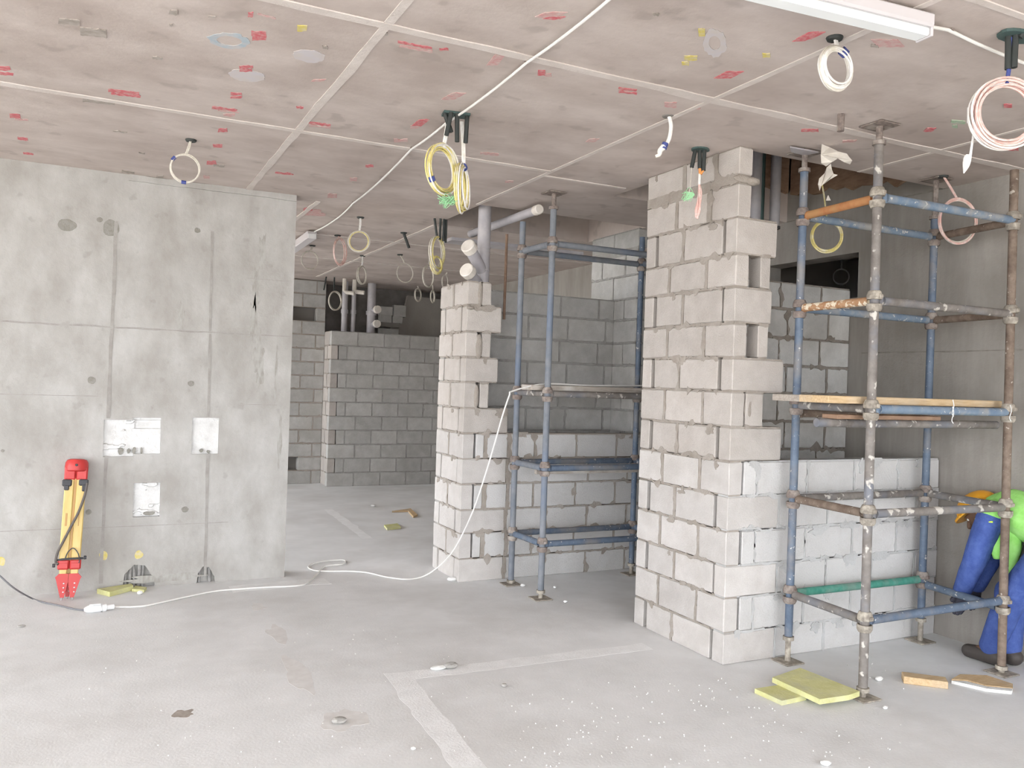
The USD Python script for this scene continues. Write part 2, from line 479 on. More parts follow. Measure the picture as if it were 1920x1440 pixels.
def bond(u0, u1, first, L=0.40, j=0.013):
    """stretchers from u0 to u1, the first one cut to the length first"""
    out, a, b = [], u0, u0 + first
    while a < u1 - 0.03:
        b = min(b, u1)
        out.append((a, b))
        a = b + j
        b = a + L
    return out


# ------------------------------------------------------------------ the setting: floor, ceiling, concrete walls
Z = 3.11
XL, XR, YF, YB = -6.0, 5.24, -3.2, 13.4
XLR = -3.0                                            # the rear room is open to daylight on its left side here
LW_Y, LW_X = 6.885, 1.352

fl = thing('floor', (0, 0, 0), 'wide bare grey concrete floor slab with pale slurry bands and dust', None, kind='structure')


def mf(m):
    v, f = arr(m)
    return m3d.Manifold(m3d.Mesh(np.asarray(v, np.float32), np.asarray(f, np.uint32)))


def plate_plan(z0, z1):
    return mf(box((XL, YF, z0), (XR + 2.2, 7.3, z1))) + mf(box((XLR, 7.0, z0), (XR + 2.2, YB + 0.4, z1)))


obj('slab', plate_plan(-0.25, 0.0), 'floor_concrete', fl)


def slurry(poly, mat='floor_slurry', h=0.0007, nm='slurry_band'):
    h = h + 0.00008 * USED.get((path_of(fl), nm), 0)
    obj(nm, prism(poly, h, (0, 0, -0.0002)), mat, fl)


def F(px, py):
    return onz(px, py)[:2]


def band(a, b, w, amp=0.012, mat='floor_slurry'):
    a, b = np.asarray(a), np.asarray(b)
    L = np.linalg.norm(b - a)
    u = (b - a) / L
    v = np.array([-u[1], u[0]])
    s = strip(0, L, -w / 2, w / 2, amp, 0.05)
    slurry(sg.Polygon([a + u * x + v * y for x, y in np.array(s.exterior.coords)]), mat)


b0, b1, b2 = F(745, 1272), F(1215, 1212), F(905, 1440)
band(b0 + (-0.05, 0.02), b1, 0.13)
band(F(742, 1262), F(1010, 1600), 0.14)
band(F(615, 955), F(690, 1010), 0.11, mat='floor_slurry')
band((0.9, 6.62), (1.65, 6.66), 0.20, 0.015)
for px, py, w, h, mt in ((345, 1338, .05, .05, 'stain_dark'), (640, 1350, .10, .12, 'stain_faint'), (560, 1265, .06, .30, 'stain_faint'), (485, 1138, .05, .10, 'stain_faint'),
                         (520, 1190, .05, .2, 'stain_faint')):
    if mt == 'stain_faint' and mt not in LOOKS:
        noisy('stain_faint', (0.66, 0.645, 0.63), (0.74, 0.73, 0.72), 14)
    c = F(px, py)
    slurry(blob(*c, w, h, 22, 0.3), mt, 0.0006, 'floor_stain')

op_r = box((3.47, 3.945, Z - 0.1), (XR + 0.01, 5.44, Z + 1))
op_m = box((2.74, 6.335, Z - 0.1), (4.40, 7.35, Z + 1))


ce = thing('ceiling', (0, 0, Z), 'fair faced concrete soffit with formwork seams and red paint marks', None, kind='structure')
obj('slab', plate_plan(Z, Z + 0.27) - mf(op_r) - mf(op_m), 'ceiling_concrete', ce)


def seam(a, b, w=0.035, h=0.006, mat='seam_concrete'):
    a, b = np.asarray(a, float), np.asarray(b, float)
    L = np.linalg.norm(b - a)
    u = (b - a) / L
    v = np.array([-u[1], u[0]])
    s = strip(0, L, -w / 2, w / 2, w * 0.14, 0.11)
    P = sg.Polygon([a + u * x + v * y for x, y in np.array(s.exterior.coords)])
    h = h * (0.7 + 0.045 * USED.get((path_of(ce), 'seam_ridge'), 0))
    obj('seam_ridge', prism(P, h + 0.001, (0, 0, Z - h)), mat, ce)


SX = [0.985, 2.71]
seam((1.02, 1.0), (0.97, 6.88), 0.045)
seam((2.70, 1.0), (2.715, 6.33), 0.035)
seam((4.40, 1.2), (4.40, 3.94), 0.03)
seam((-0.75, 1.0), (-0.75, 6.88), 0.02)
seam((-4, 5.06), (2.7, 5.06), 0.05)
seam((0.2, 3.345), (5.24, 3.365), 0.055)
seam((1.5, 2.02), (5.24, 2.022), 0.03)
seam((-4, 2.0), (0.5, 2.0), 0.03)
seam((2.72, 5.18), (3.4, 5.18), 0.03)
seam((1.4, 8.6), (5.2, 8.6), 0.04)
seam((1.4, 10.3), (5.2, 10.3), 0.04)
seam((2.75, 7.4), (2.75, 12.3), 0.04)
seam((1.55, 7.0), (1.55, 12.3), 0.04)


def mark(px, py, w, h, mat='paint_red', skew=0.0, rot=0.0):
    """a daub of marking paint on the soffit"""
    c = []
    k = max(4, int(max(w, h) / 5))
    top = [(-0.5 + i / k, -0.5) for i in range(k + 1)]
    pts = top + [(-x, 0.5) for x, _ in top]
    for x, y in pts:
        x2, y2 = x * w + rng.normal(0, 0.6), y * h + rng.normal(0, 0.5)
        c.append(onz(px + x2 - skew * y2, py + y2 + rot * x2, Z)[:2])
    P = sg.Polygon(c).buffer(0)
    if P.area > 1e-6:
        h = 0.0015 + 0.00003 * USED.get((path_of(ce), 'paint_mark'), 0)
        obj('paint_mark', prism(P, h + .0004, (0, 0, Z - h)), mat, ce)


MARKS = [(470, 27, 9, 9), (500, 30, 34, 3, 'f', 0, .3), (485, 63, 27, 9), (486, 71, 25, 8), (461, 125, 26, 5), (461, 131, 24, 6), (8, 128, 22, 7), (12, 138, 26, 5, 'r', 0, .1),
         (232, 172, 58, 5, 'r', 0, .11), (236, 178, 55, 4, 'r', 0, .11), (443, 176, 21, 4), (443, 182, 20, 4), (421, 204, 47, 4, 'r', 0, .11), (428, 209, 40, 2, 'f', 0, .11),
         (430, 215, 22, 5, 'f'), (418, 244, 18, 7), (408, 273, 17, 6), (396, 305, 18, 7), (387, 332, 11, 5, 'f'), (28, 217, 20, 7), (40, 224, 26, 3, 'f', 0, .1),
         (43, 260, 19, 5, 'r', 0, .12), (53, 288, 19, 3, 'r', 0, .12), (14, 161, 20, 3, 'f', 0, .1), (598, 232, 42, 4, 'r', 0, .13), (600, 237, 40, 3, 'f', 0, .13),
         (562, 201, 14, 4), (597, 150, 22, 4, 'f', 1.5), (533, 325, 34, 2.5, 'r', 0, .1), (623, 367, 16, 8, 'f'),
         (1033, 27, 40, 10, 'f', 2.2), (1038, 33, 36, 5, 'r', 2.2), (778, 84, 64, 4, 'r', 0, .19), (780, 91, 62, 4, 'f', 0, .19), (832, 92, 18, 4), (930, 112, 20, 20, 'f', 0.8),
         (1016, 136, 14, 10, 'r'), (1028, 140, 12, 6, 'f'), (850, 180, 26, 12, 'f', 1.8), (788, 230, 20, 12, 'r', 1.2), (777, 238, 16, 5, 'f'), (1177, 167, 34, 4, 'r', 0, .12),
         (1177, 173, 34, 4, 'r', 0, .12), (1110, 263, 18, 6, 'f', 1.5), (1257, 196, 22, 10, 'f'), (918, 288, 36, 4, 'f', 0, .1), (693, 311, 15, 4), (662, 336, 13, 6, 'f'),
         (955, 340, 15, 4, 'f'), (752, 263, 26, 6, 'f'), (1520, 66, 30, 14, 'r', 2.0), (1505, 73, 22, 7, 'r', 2.0), (1366, 140, 34, 13, 'r', 2.0), (1518, 244, 33, 5),
         (1593, 264, 26, 4, 'f'), (1743, 243, 18, 7, 'r', 1.0), (1665, 80, 50, 14, 'f', -1.0), (1307, 202, 10, 5, 'f'), (1890, 198, 16, 7), (1900, 279, 18, 5),
         (585, 398, 34, 10, 'f'), (578, 392, 16, 5, 'r'), (1460, 2, 16, 5), (600, 402, 22, 5, 'f')]
for t in MARKS:
    a = list(t) + ['r', 0, 0][len(t) - 4:]
    mark(a[0], a[1], a[2], a[3], {'r': 'paint_red', 'f': 'paint_red_faint'}[a[4]], a[5], a[6])
noisy('paint_green', (0.30, 0.48, 0.30), (0.48, 0.48, 0.42), 40)
mark(1797, 228, 26, 5, 'paint_green', 0, .1); mark(1790, 236, 10, 6, 'paint_green')
mark(566, 52, 17, 10, 'paint_yellow'); mark(1316, 60, 11, 14, 'paint_yellow'); mark(1295, 108, 24, 8, 'paint_yellow'); mark(1437, 103, 14, 7, 'paint_yellow')
mark(1285, 118, 14, 6, 'paint_yellow')
for px, py, rx, ry, hole, mt in ((430, 76, 38, 14, 0.62, 'paint_blue'), (462, 141, 34, 11, 0, 'paint_pale'), (580, 105, 30, 12, 0, 'paint_pale'), (1340, 80, 22, 26, 0.5, 'paint_pale')):
    t = np.linspace(0, 2 * np.pi, 30, endpoint=False)
    kk = 1 + rng.normal(0, 0.06, 30)
    P = sg.Polygon([onz(px + rx * k * math.cos(a), py + ry * k * math.sin(a) + 0.1 * rx * math.cos(a), Z)[:2] for a, k in zip(t, kk)])
    if hole:
        P = P - sg.Polygon([onz(px + rx * hole * math.cos(a), py + ry * hole * math.sin(a) + 0.1 * rx * hole * math.cos(a), Z)[:2] for a in t])
    obj('paint_mark', prism(P, 0.0018, (0, 0, Z - 0.0016)), mt, ce)
for px, py, w, h in ((720, 62, 14, 5), (835, 72, 14, 5), (325, 22, 16, 8), (320, 46, 5, 4), (398, 30, 14, 3), (610, 88, 10, 5), (1230, 26, 12, 4), (1640, 85, 14, 5),
                     (240, 322, 22, 4), (300, 331, 14, 4), (266, 287, 12, 2), (225, 246, 26, 2), (185, 190, 60, 5), (130, 40, 40, 10), (175, 60, 50, 14), (295, 108, 18, 4), (410, 310, 20, 3)):
    mark(px, py, w, h, 'stain_dark', 0, .12)

# upper storey seen through the slab openings
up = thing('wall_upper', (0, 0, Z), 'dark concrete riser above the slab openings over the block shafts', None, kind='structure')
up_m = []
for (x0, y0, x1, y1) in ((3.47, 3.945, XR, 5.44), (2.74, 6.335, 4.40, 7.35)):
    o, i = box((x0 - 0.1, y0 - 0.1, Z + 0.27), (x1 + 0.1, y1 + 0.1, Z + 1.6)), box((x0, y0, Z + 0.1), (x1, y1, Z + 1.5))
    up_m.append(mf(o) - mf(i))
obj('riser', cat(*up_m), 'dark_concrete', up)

# left wall
wl = thing('wall_left', (LW_X, LW_Y, 0), 'pale cast concrete wall with formwork joints and white foam box-outs', None, kind='structure')
body = mf(box((XL, LW_Y, 0.0), (LW_X, LW_Y + 0.22, Z)))


def WL(px, py):
    p = ony(px, py, LW_Y)
    return p[0], p[2]


boxouts = [((195, 787), (250, 856)), ((249, 783), (300, 851)), ((361, 783), (409, 851)), ((251, 906), (299, 968))]
rects = []
for a, b in boxouts:
    x0, z1 = WL(*a)
    x1, z0 = WL(*b)
    rects.append((x0, x1, z0, z1))
    body = body - mf(box((x0, LW_Y - 0.1, z0), (x1, LW_Y + 0.045, z1)))
hole_px = [((231, 1060), (288, 1099)), ((369, 1063), (401, 1094))]
for a, b in hole_px:
    x0, z1 = WL(*a)
    x1, z0 = WL(*b)
    pts = [(x0, -0.01), (x0 + 0.01, z1 * 0.6), (x0 + (x1 - x0) * .35, z1), (x0 + (x1 - x0) * .7, z1 * .93), (x1, z1 * .35), (x1 + .01, -0.01)]
    body = body - mf(prism(pts, 0.06, (0, LW_Y + 0.05, 0), (1, 0, 0), (0, 0, 1), (0, -1, 0)))
obj('concrete_body', body, 'wall_concrete', wl)
for i, (x0, x1, z0, z1) in enumerate(rects):
    # crumbled foam fill: a bumpy sheet in the recess
    gx, gz = 40, 52
    uu, vv = np.meshgrid(np.linspace(x0 - 0.0005, x1 + 0.0005, gx), np.linspace(z0 - 0.0005, z1 + 0.0005, gz))
    q = np.c_[uu.ravel(), vv.ravel(), np.full(uu.size, i * 3.1)]
    dep = 0.001 + 0.016 * np.abs(meshkit.fbm(q * 10, 4, 5 + i)) + 0.014 * (meshkit.fbm(q * np.array([6, 16, 6]), 3, 21 + i) > 0.30)
    if i == 1:
        dep = dep + 0.016 * ((vv.ravel() > z1 - 0.085) & (vv.ravel() < z1 - 0.02))
    if i == 2:
        dep = dep - 0.004
    v = np.c_[uu.ravel(), LW_Y + np.clip(dep, 0.002, 0.042), vv.ravel()]
    f = []
    for r in range(gz - 1):
        for c in range(gx - 1):
            a = r * gx + c
            f += [[a, a + 1, a + gx + 1], [a, a + gx + 1, a + gx]]
    obj('foam_fill', trimesh.Trimesh(v, np.array(f), process=False), 'foam_white', wl, label='white crumbled foam filling a box-out in the concrete')
for px, py, w, h in ((226, 847, .035, .05), (241, 846, .02, .045), (252, 845, .03, .06), (265, 846, .018, .05), (377, 845, .03, .03), (391, 847, .025, .03), (280, 962, .09, .03), (212, 785, .0, .0)):
    if w:
        x, z = WL(px, py)
        obj('foam_hole', prism(blob(x, z, w / 2, h / 2, 12, 0.25), 0.012, (0, LW_Y + 0.016, 0), (1, 0, 0), (0, 0, 1), (0, -1, 0)), 'patch_stain', wl)
# conduits cast in the broken wall foot
for px, w in ((236, .02), (244, .024), (252, .022), (260, .026), (268, .02), (374, .02), (394, .026)):
    x, z = WL(px, 1078)
    big = px < 300
    obj('conduit_stub', tube([(x, LW_Y + 0.03, 0.0), (x + rng.normal(0, .004), LW_Y + 0.03, 0.12 if big else .10), (x + rng.normal(0, .01), LW_Y + 0.034, 0.21 if big else .15)], w / 2, 10), 'conduit_grey', wl, smooth=30)


def on_wall(poly, mat, nm, h=0.0015):
    obj(nm, prism(poly, h + 0.002, (0, LW_Y + 0.002, 0), (1, 0, 0), (0, 0, 1), (0, -1, 0)), mat, wl)


on_wall(strip(-4.0, LW_X - .01, 1.955, 1.966, 0.004, 0.05), 'seam_dark', 'formwork_joint', 0.003)
for x, w in ((0.022, .022), (0.725, .018)):
    for z0, z1 in ((0.05, 1.0), (1.28, 1.95), (1.97, 2.75)):
        if x > .5 and z0 > 1.2 and z0 < 1.9:
            z0, z1 = 1.30, 1.95
        s = strip(z0, z1, -w / 2, w / 2, 0.003, 0.06)
        on_wall(sg.Polygon([(x + (0.01 if x < .5 else -.012) * (zz - 1.5) + y, zz) for zz, y in np.array(s.exterior.coords)]), 'seam_dark', 'formwork_joint', 0.0025)
on_wall(strip(-4.0, -0.05, 1.44, 1.446, 0.002, 0.05), 'seam_dark', 'formwork_joint', 0.001)
on_wall(strip(-0.9, 0.9, 0.465, 0.470, 0.0015, 0.05), 'seam_dark', 'formwork_joint', 0.001)
on_wall(strip(0.98, 1.30, 2.405, 2.410, 0.0015, 0.05), 'seam_dark', 'formwork_joint', 0.001)
on_wall(strip(0.9, 1.25, 1.40, 1.404, 0.0015, 0.05), 'seam_dark', 'formwork_joint', 0.001)
for px, py, rx, ry in ((125.5, 422, 14.5, 11), (208.5, 427, 13.5, 16), (187, 412, 5, 5), (370, 432, 5, 5), (172, 713, 6.5, 7), (358, 719, 5.5, 5.5), (347, 955, 6, 5.5), (166, 960, 5, 5), (5, 845, 3, 3)):
    x, z = WL(px, py)
    s = depth(ony(px, py, LW_Y)) / FPX
    on_wall(blob(x, z, rx * s * 1.06, ry * s, 20, 0.06), 'patch_stain', 'tie_hole_plug', 0.002)
for px, py, r in ((194, 1042, 9), (260, 1040, 9), (2, 1052, 8)):
    x, z = WL(px, py)
    s = depth(ony(px, py, LW_Y)) / FPX
    on_wall(blob(x, z, r * s * .8, r * s, 16, 0.12), 'paint_yellow', 'paint_mark', 0.001)
# darker wet streaks near the wall's end and at its foot
noisy('wall_streak', (0.32, 0.305, 0.275), (0.42, 0.41, 0.385), 16, (2, 1, 0.6), lo=0.38, hi=0.6)
for px, py, w, h in ((475, 600, .06, .34), (492, 470, .05, .32), (486, 675, .09, .40), (340, 590, .05, .18), (300, 1085, .5, .06), (525, 820, .03, .5), (480, 540, .05, .3), (518, 700, .02, .5)):
    x, z = WL(px, py)
    P = blob(x, z, w / 2, h / 2, 34, 0.5)
    P = P.intersection(sg.box(-4, 0.005, LW_X - .005, 3.0))
    if not P.is_empty:
        on_wall(P, 'wall_streak', 'weather_streak', 0.0006)
# lip left by the formwork under the soffit
lip = strip(0.11, LW_X - 0.005, 3.062, 3.11, 0.005, 0.06).intersection(sg.box(0, 3, LW_X, Z))
obj('formwork_lip', prism(lip, 0.016, (0, LW_Y + 0.001, 0), (1, 0, 0), (0, 0, 1), (0, -1, 0)), 'wall_concrete', wl)

# right concrete wall with a door opening into a dark room behind the shaft
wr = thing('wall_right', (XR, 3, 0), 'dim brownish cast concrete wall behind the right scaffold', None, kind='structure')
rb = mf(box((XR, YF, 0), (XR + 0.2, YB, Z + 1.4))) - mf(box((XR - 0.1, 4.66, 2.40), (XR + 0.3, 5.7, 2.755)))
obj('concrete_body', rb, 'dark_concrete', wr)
obj('dark_room', mf(box((XR + 0.2, 4.0, 0.3), (XR + 2.2, 6.8, Z - .002))) - mf(box((XR + 0.1, 4.2, 0.5), (XR + 2.0, 6.6, Z - .006))), 'room_dark', wr)
noisy('seam_brown', (0.20, 0.18, 0.16), (0.30, 0.28, 0.25), 9)
obj('formwork_joint', prism(strip(-3, 4.6, 1.962, 1.971, 0.003, 0.05), 0.004, (XR + .001, 0, 0), (0, 1, 0), (0, 0, 1), (-1, 0, 0)), 'seam_brown', wr)
obj('formwork_joint', prism(strip(3.9, 5.44, 3.108, 3.116, 0.003, 0.05), 0.004, (XR + .001, 0, 0), (0, 1, 0), (0, 0, 1), (-1, 0, 0)), 'seam_brown', wr)
# closing walls far back and behind (never quite seen)
wf = thing('wall_far', (3, YB, 0), 'dark concrete wall closing the far end of the passage', None, kind='structure')
obj('concrete_body', box((XLR, YB + 0.2, 0), (XR + 0.2, YB + 0.4, Z)), 'dark_concrete', wf)
g = obj('ground', box((-60, -60, -4.2), (60, 60, -4.0)), 'sand', label='sandy building plot outside and below the slab', kind='structure')

# ------------------------------------------------------------------ block walls around the right shaft
PX, PY0, PY1 = 3.362, 3.895, 4.827
wp = thing('wall_front', (PX, PY0, 0), 'pale concrete block pier with toothed front edge beside the right scaffold', None, kind='structure')
# side facing left: u runs along y
side = BlockWall(wp, (PX, 0, 0), (0, 1, 0), (-1, 0, 0), 0.105, smear=1.9)
front = BlockWall(wp, (0, PY0, 0), (1, 0, 0), (0, -1, 0), 0.105, smear=2.0)
front_up = BlockWall(wp, (0, PY0, 0), (1, 0, 0), (0, -1, 0), 0.105, smear=1.6)
back = BlockWall(wp, (0, 4.722, 0), (1, 0, 0), (0, -1, 0), 0.105, block='block_grey', mortar='mortar_dark', smear=2.0)
TOOTH = {13: [(PX, 3.68)], 11: [(PX, 3.652)], 9: [(PX, 3.765)], 7: [(PX, 3.767)],
         12: [(3.555, 3.632)], 10: [(3.555, 3.632)], 8: [(3.475, 3.608)]}
for i, (z0, z1) in enumerate(ROWS, 1):
    odd = i % 2 == 1
    if i <= 6:
        L = [(PX, PX + 0.40)] + bond(PX + 0.413, XR - 0.005, 0.40) if odd else [(PX + 0.118, PX + 0.215)] + bond(PX + 0.228, XR - 0.005, 0.40)
        front.row(z0, z1, L, mat=lambda k: 'block_pale' if k == 0 and odd else 'block_white')
    elif i in TOOTH:
        front_up.row(z0, z1, TOOTH[i], gaps=(), bed=(i not in (10, 12)))
    j = rng.uniform(-0.008, 0.008)
    if i == 15:
        S = [(PY0, 4.09), (4.125, 4.40), (4.44, PY1)]
    elif i == 14:
        S = [(PY0, 4.135), (4.175, 4.475), (4.505, PY1)]
    elif odd:
        S = [(4.022 + j, 4.392 + j), (4.412 + j, 4.682)]
    else:
        S = [(PY0, 4.155 + j), (4.177 + j, 4.542 - j), (4.562 - j, PY1)]
    side.row(z0, z1, S, mat='block_pale' if i <= 6 else None)
    if i <= 12:
        B = [(PX, PX + 0.40)] + bond(PX + 0.413, XR - 0.006, 0.40) if odd else bond(PX + 0.12, XR - 0.006, 0.20)
        back.row(z0, z1, B, mat=lambda k: ('block_pale' if z0 < 1.1 else 'block') if k == 0 and odd else None)
    elif i == 13:
        back.row(z0, z1, [(PX, PX + 0.2)], mat='block')
side.smears(26); front.smears(34, .05)
side.finish(); back.finish()
front.mortar = 'mortar_wash'
front.finish(); front_up.finish()
# mortar squeezed out at the pier's open edge
for p, r in (((3.47, 3.90, 2.91), (.05, .03, .022)), ((3.545, 3.91, 1.53), (.035, .012, .09)), ((3.40, 3.893, 2.915), (.07, .01, .02)), ((3.505, 3.905, 1.54), (.03, .012, .09))):
    b = trimesh.creation.icosphere(3, 1.0)
    b.vertices = b.vertices * (1 + 0.25 * meshkit.fbm(b.vertices * 2.5, 3, 3)[:, None]) * np.array(r) + np.array(p)
    obj('mortar_lump', b, 'mortar', wp, smooth=True)

# ------------------------------------------------------------------ block walls around the middle shaft
MX, MY0, MY1 = 2.632, 6.28, 6.885
wm = thing('wall_middle', (MX, MY0, 0), 'pale concrete block pier and low wall in the middle with toothed edge', None, kind='structure')
side = BlockWall(wm, (MX, 0, 0), (0, 1, 0), (-1, 0, 0), 0.105, smear=2.2)
front = BlockWall(wm, (0, MY0, 0), (1, 0, 0), (0, -1, 0), 0.105, smear=2.2)
back = BlockWall(wm, (0, 6.772, 0), (1, 0, 0), (0, -1, 0), 0.105, block='block_grey', mortar='mortar_grey')
TOOTH = {12: [(2.765, 2.845)], 11: [(MX, 2.946)], 10: [(2.775, 2.855)], 9: [(MX, 2.928)], 8: [(2.77, 2.85)], 7: [(MX, 3.036)]}
for i, (z0, z1) in enumerate(ROWS[:12], 1):
    odd = i % 2 == 1
    if i <= 6:
        L = [(MX, MX + 0.40)] + bond(MX + 0.425, 4.9, 0.36) if odd else [(MX + 0.12, MX + 0.19), (MX + 0.225, MX + 0.41)] + bond(MX + 0.44, 4.9, 0.22)
        front.row(z0, z1, L, mat=lambda k: 'block_pale' if k == 0 and odd else 'block_white')
    else:
        front.row(z0, z1, TOOTH[i], bed=odd)
    j = rng.uniform(-0.008, 0.008)
    side.row(z0, z1, [(6.402 + j, 6.742 + j)] if odd else [(MY0, 6.565 + j), (6.592 + j, MY1)], mat='block_pale' if i <= 6 else None)
    back.row(z0, z1, [(MX, MX + .4)] + bond(MX + 0.413, 4.37, 0.40) if odd else bond(MX + 0.12, 4.37, 0.20), mat=lambda k: ('block_pale' if z0 < 1.1 else 'block') if k == 0 and odd else None)
for p, r in (((2.745, 6.284, 2.36), (.02, .012, .10)), ((2.75, 6.284, 1.93), (.028, .012, .095)), ((2.74, 6.284, 1.52), (.022, .012, .09)), ((2.66, 6.272, 2.245), (.03, .02, .012))):
    b = trimesh.creation.icosphere(3, 1.0)
    b.vertices = b.vertices * (1 + 0.25 * meshkit.fbm(b.vertices * 2.5, 3, 3)[:, None]) * np.array(r) + np.array(p)
    obj('mortar_lump', b, 'mortar', wm, smooth=True)
side.smears(16); front.smears(26, .045)
side.finish(); front.finish(); back.finish()
ws = thing('wall_side', (4.37, 6.4, 0), 'dim grey block wall closing the right side of the middle shaft', None, kind='structure')
sw = BlockWall(ws, (4.37, 0, 0), (0, 1, 0), (-1, 0, 0), 0.105, block='block_grey', mortar='mortar_grey')
for i, (z0, z1) in enumerate(ROWS, 1):
    sw.row(z0, z1, bond(6.40, 7.22, 0.40 if i % 2 else 0.2))
sw.finish()

# ------------------------------------------------------------------ far block walls down the passage
wb = thing('wall_back', (2.0, 12.77, 0), 'distant brownish block wall at the end of the passage, full height', None, kind='structure')
bw = BlockWall(wb, (0, 12.77, 0), (1, 0, 0), (0, -1, 0), 0.15, block='block_grey', mortar='mortar')
p_ = Z / 15
for i in range(15):
    z0, z1 = i * p_, (i + 1) * p_ - 0.017
    L = bond(1.0, 3.0, 0.40 if i % 2 else 0.2)
    gaps = ()
    if i == 1:
        L = [x for x in L if not (x[0] < 2.51 < x[1])]
    if i == 12:
        L = L[:-1] + [(L[-1][0] + 0.2, 3.0)] if L[-1][1] - L[-1][0] > .25 else L[:-2] + [L[-1]]
    gaps = tuple(k for k in range(len(L) - 1) if L[k + 1][0] - L[k][1] > 0.05)
    bw.row(z0, z1, L, gaps=gaps)
bw.finish()
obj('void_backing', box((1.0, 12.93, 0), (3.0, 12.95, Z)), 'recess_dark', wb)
wx = thing('wall_shaft', (3.0, 12.35, 0), 'distant block shaft wall stopping short of the soffit, pale left corner', None, kind='structure')
fx = BlockWall(wx, (0, 12.35, 0), (1, 0, 0), (0, -1, 0), 0.11, block='block_grey', mortar='mortar_grey')
sx = BlockWall(wx, (3.0, 0, 0), (0, 1, 0), (-1, 0, 0), 0.11, block='block', mortar='mortar')
q_ = 2.335 / 11
for i in range(11):
    z0, z1 = i * q_, (i + 1) * q_ - 0.014
    fx.row(z0, z1, bond(3.0, 5.2, 0.40) if i % 2 == 0 else bond(3.12, 5.2, 0.12))
    sx.row(z0, z1, [(12.47, 12.765)] if i % 2 == 0 else [(12.35, 12.56), (12.575, 12.765)])
fx.finish(); sx.finish()
# services and masonry scraps above the far shaft wall


def YY(px, py, y):
    return ony(px, py, y)


wy = thing('wall_recess', (4, 13.3, 2.3), 'dark recess with masonry scraps over the far shaft wall', None, kind='structure')
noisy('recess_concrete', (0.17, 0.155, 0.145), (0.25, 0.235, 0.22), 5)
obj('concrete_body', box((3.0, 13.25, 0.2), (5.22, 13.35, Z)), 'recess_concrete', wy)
a, b = YY(755, 540, 12.9), YY(755, 632, 12.9)
obj('concrete_panel', prism([(a[0] - .25, 2.33), (a[0] + .05, 2.75), (a[0] + .1, 3.0), (a[0] + 1.4, 2.95), (a[0] + 1.4, 2.33)], 0.1, (0, 13.0, 0), (1, 0, 0), (0, 0, 1), (0, -1, 0)), 'dark_concrete', wy)
for x0, x1, y0, y1 in ((712, 737, 576, 590), (738, 762, 573, 594), (712, 735, 590, 606), (736, 756, 594, 607), (711, 748, 617, 628)):
    p0, p1 = YY(x0, y1, 12.75), YY(x1, y0, 12.75)
    obj('block', cbox((p0[0], 12.75, max(p0[2], 2.335)), (p1[0], 12.86, p1[2]), 0.008, 0.003), 'block_grey', wy)
pr = lambda nm, *a, **k: None
for nm, px0, y0, y1, r, mt, lab in (('drain_pipe', 647, 553, 616, .045, 'pipe_grey', 'leftmost thin pale riser pipe above the far shaft wall'),
                                    ('drain_pipe', 697, 553, 625, .065, 'pipe_grey', 'thick grey riser pipe right of centre above the far shaft wall'),
                                    ('drain_pipe', 663, 575, 618, .035, 'pipe_grey', 'short thin pipe between the two riser pipes above the far shaft wall')):
    p0, p1 = YY(px0, y0, 12.6), YY(px0, y1, 12.6)
    t = thing(nm, (p0[0], 12.6, p1[2]), lab, 'pipe', 'riser pipes above the far shaft')
    obj('pipe_length', pipe((p0[0], 12.6, 2.30), (p0[0], 12.6, Z), r), mt, t, smooth=30)
    obj('collar', lathe([(r, 0), (r * 1.25, 0.0), (r * 1.25, 0.06), (r, 0.06)], (p0[0], 12.6, 2.62), 16), mt, t)
    t_drain = t if px0 == 697 else locals().get('t_drain')
for px, py in ((709, 580), (708, 607)):
    p = YY(px, py, 12.45)
    br = obj('branch', pipe(p + (0, 0.02, 0), p + (-0.05, 0.14, -0.02), .05), 'pipe_grey', t_drain, smooth=30)
    obj('cap', lathe([(0, 0), (.058, 0), (.062, -.02), (.062, -.05), (0, -.05)], p, 18, (0.2, -1, 0)), 'pipe_cap', br, label='pale round cap')
p0, p1 = YY(716, 607, 12.6), YY(752, 612, 12.6)
obj('steel_angle', box((p0[0], 12.66, p0[2] - .04), (p1[0], 12.72, p0[2] + .03)), 'recess_dark', label='short dark steel bar lying among the scraps over the far shaft wall', cat='steel bar')
for px, py, r, lab in ((664, 550, .03, 'small white elbow end hanging at the far soffit'), (683, 549, .032, 'small round white pipe stub at the far soffit')):
    p = YY(px, py, 12.2)
    obj('pipe_stub', tube([p, p + (-.10, .06, .01), p + (-.13, .08, .04), (p[0] - .13, p[1] + .08, Z)], r, 12), 'pipe_cap', smooth=30, label=lab, cat='pipe')

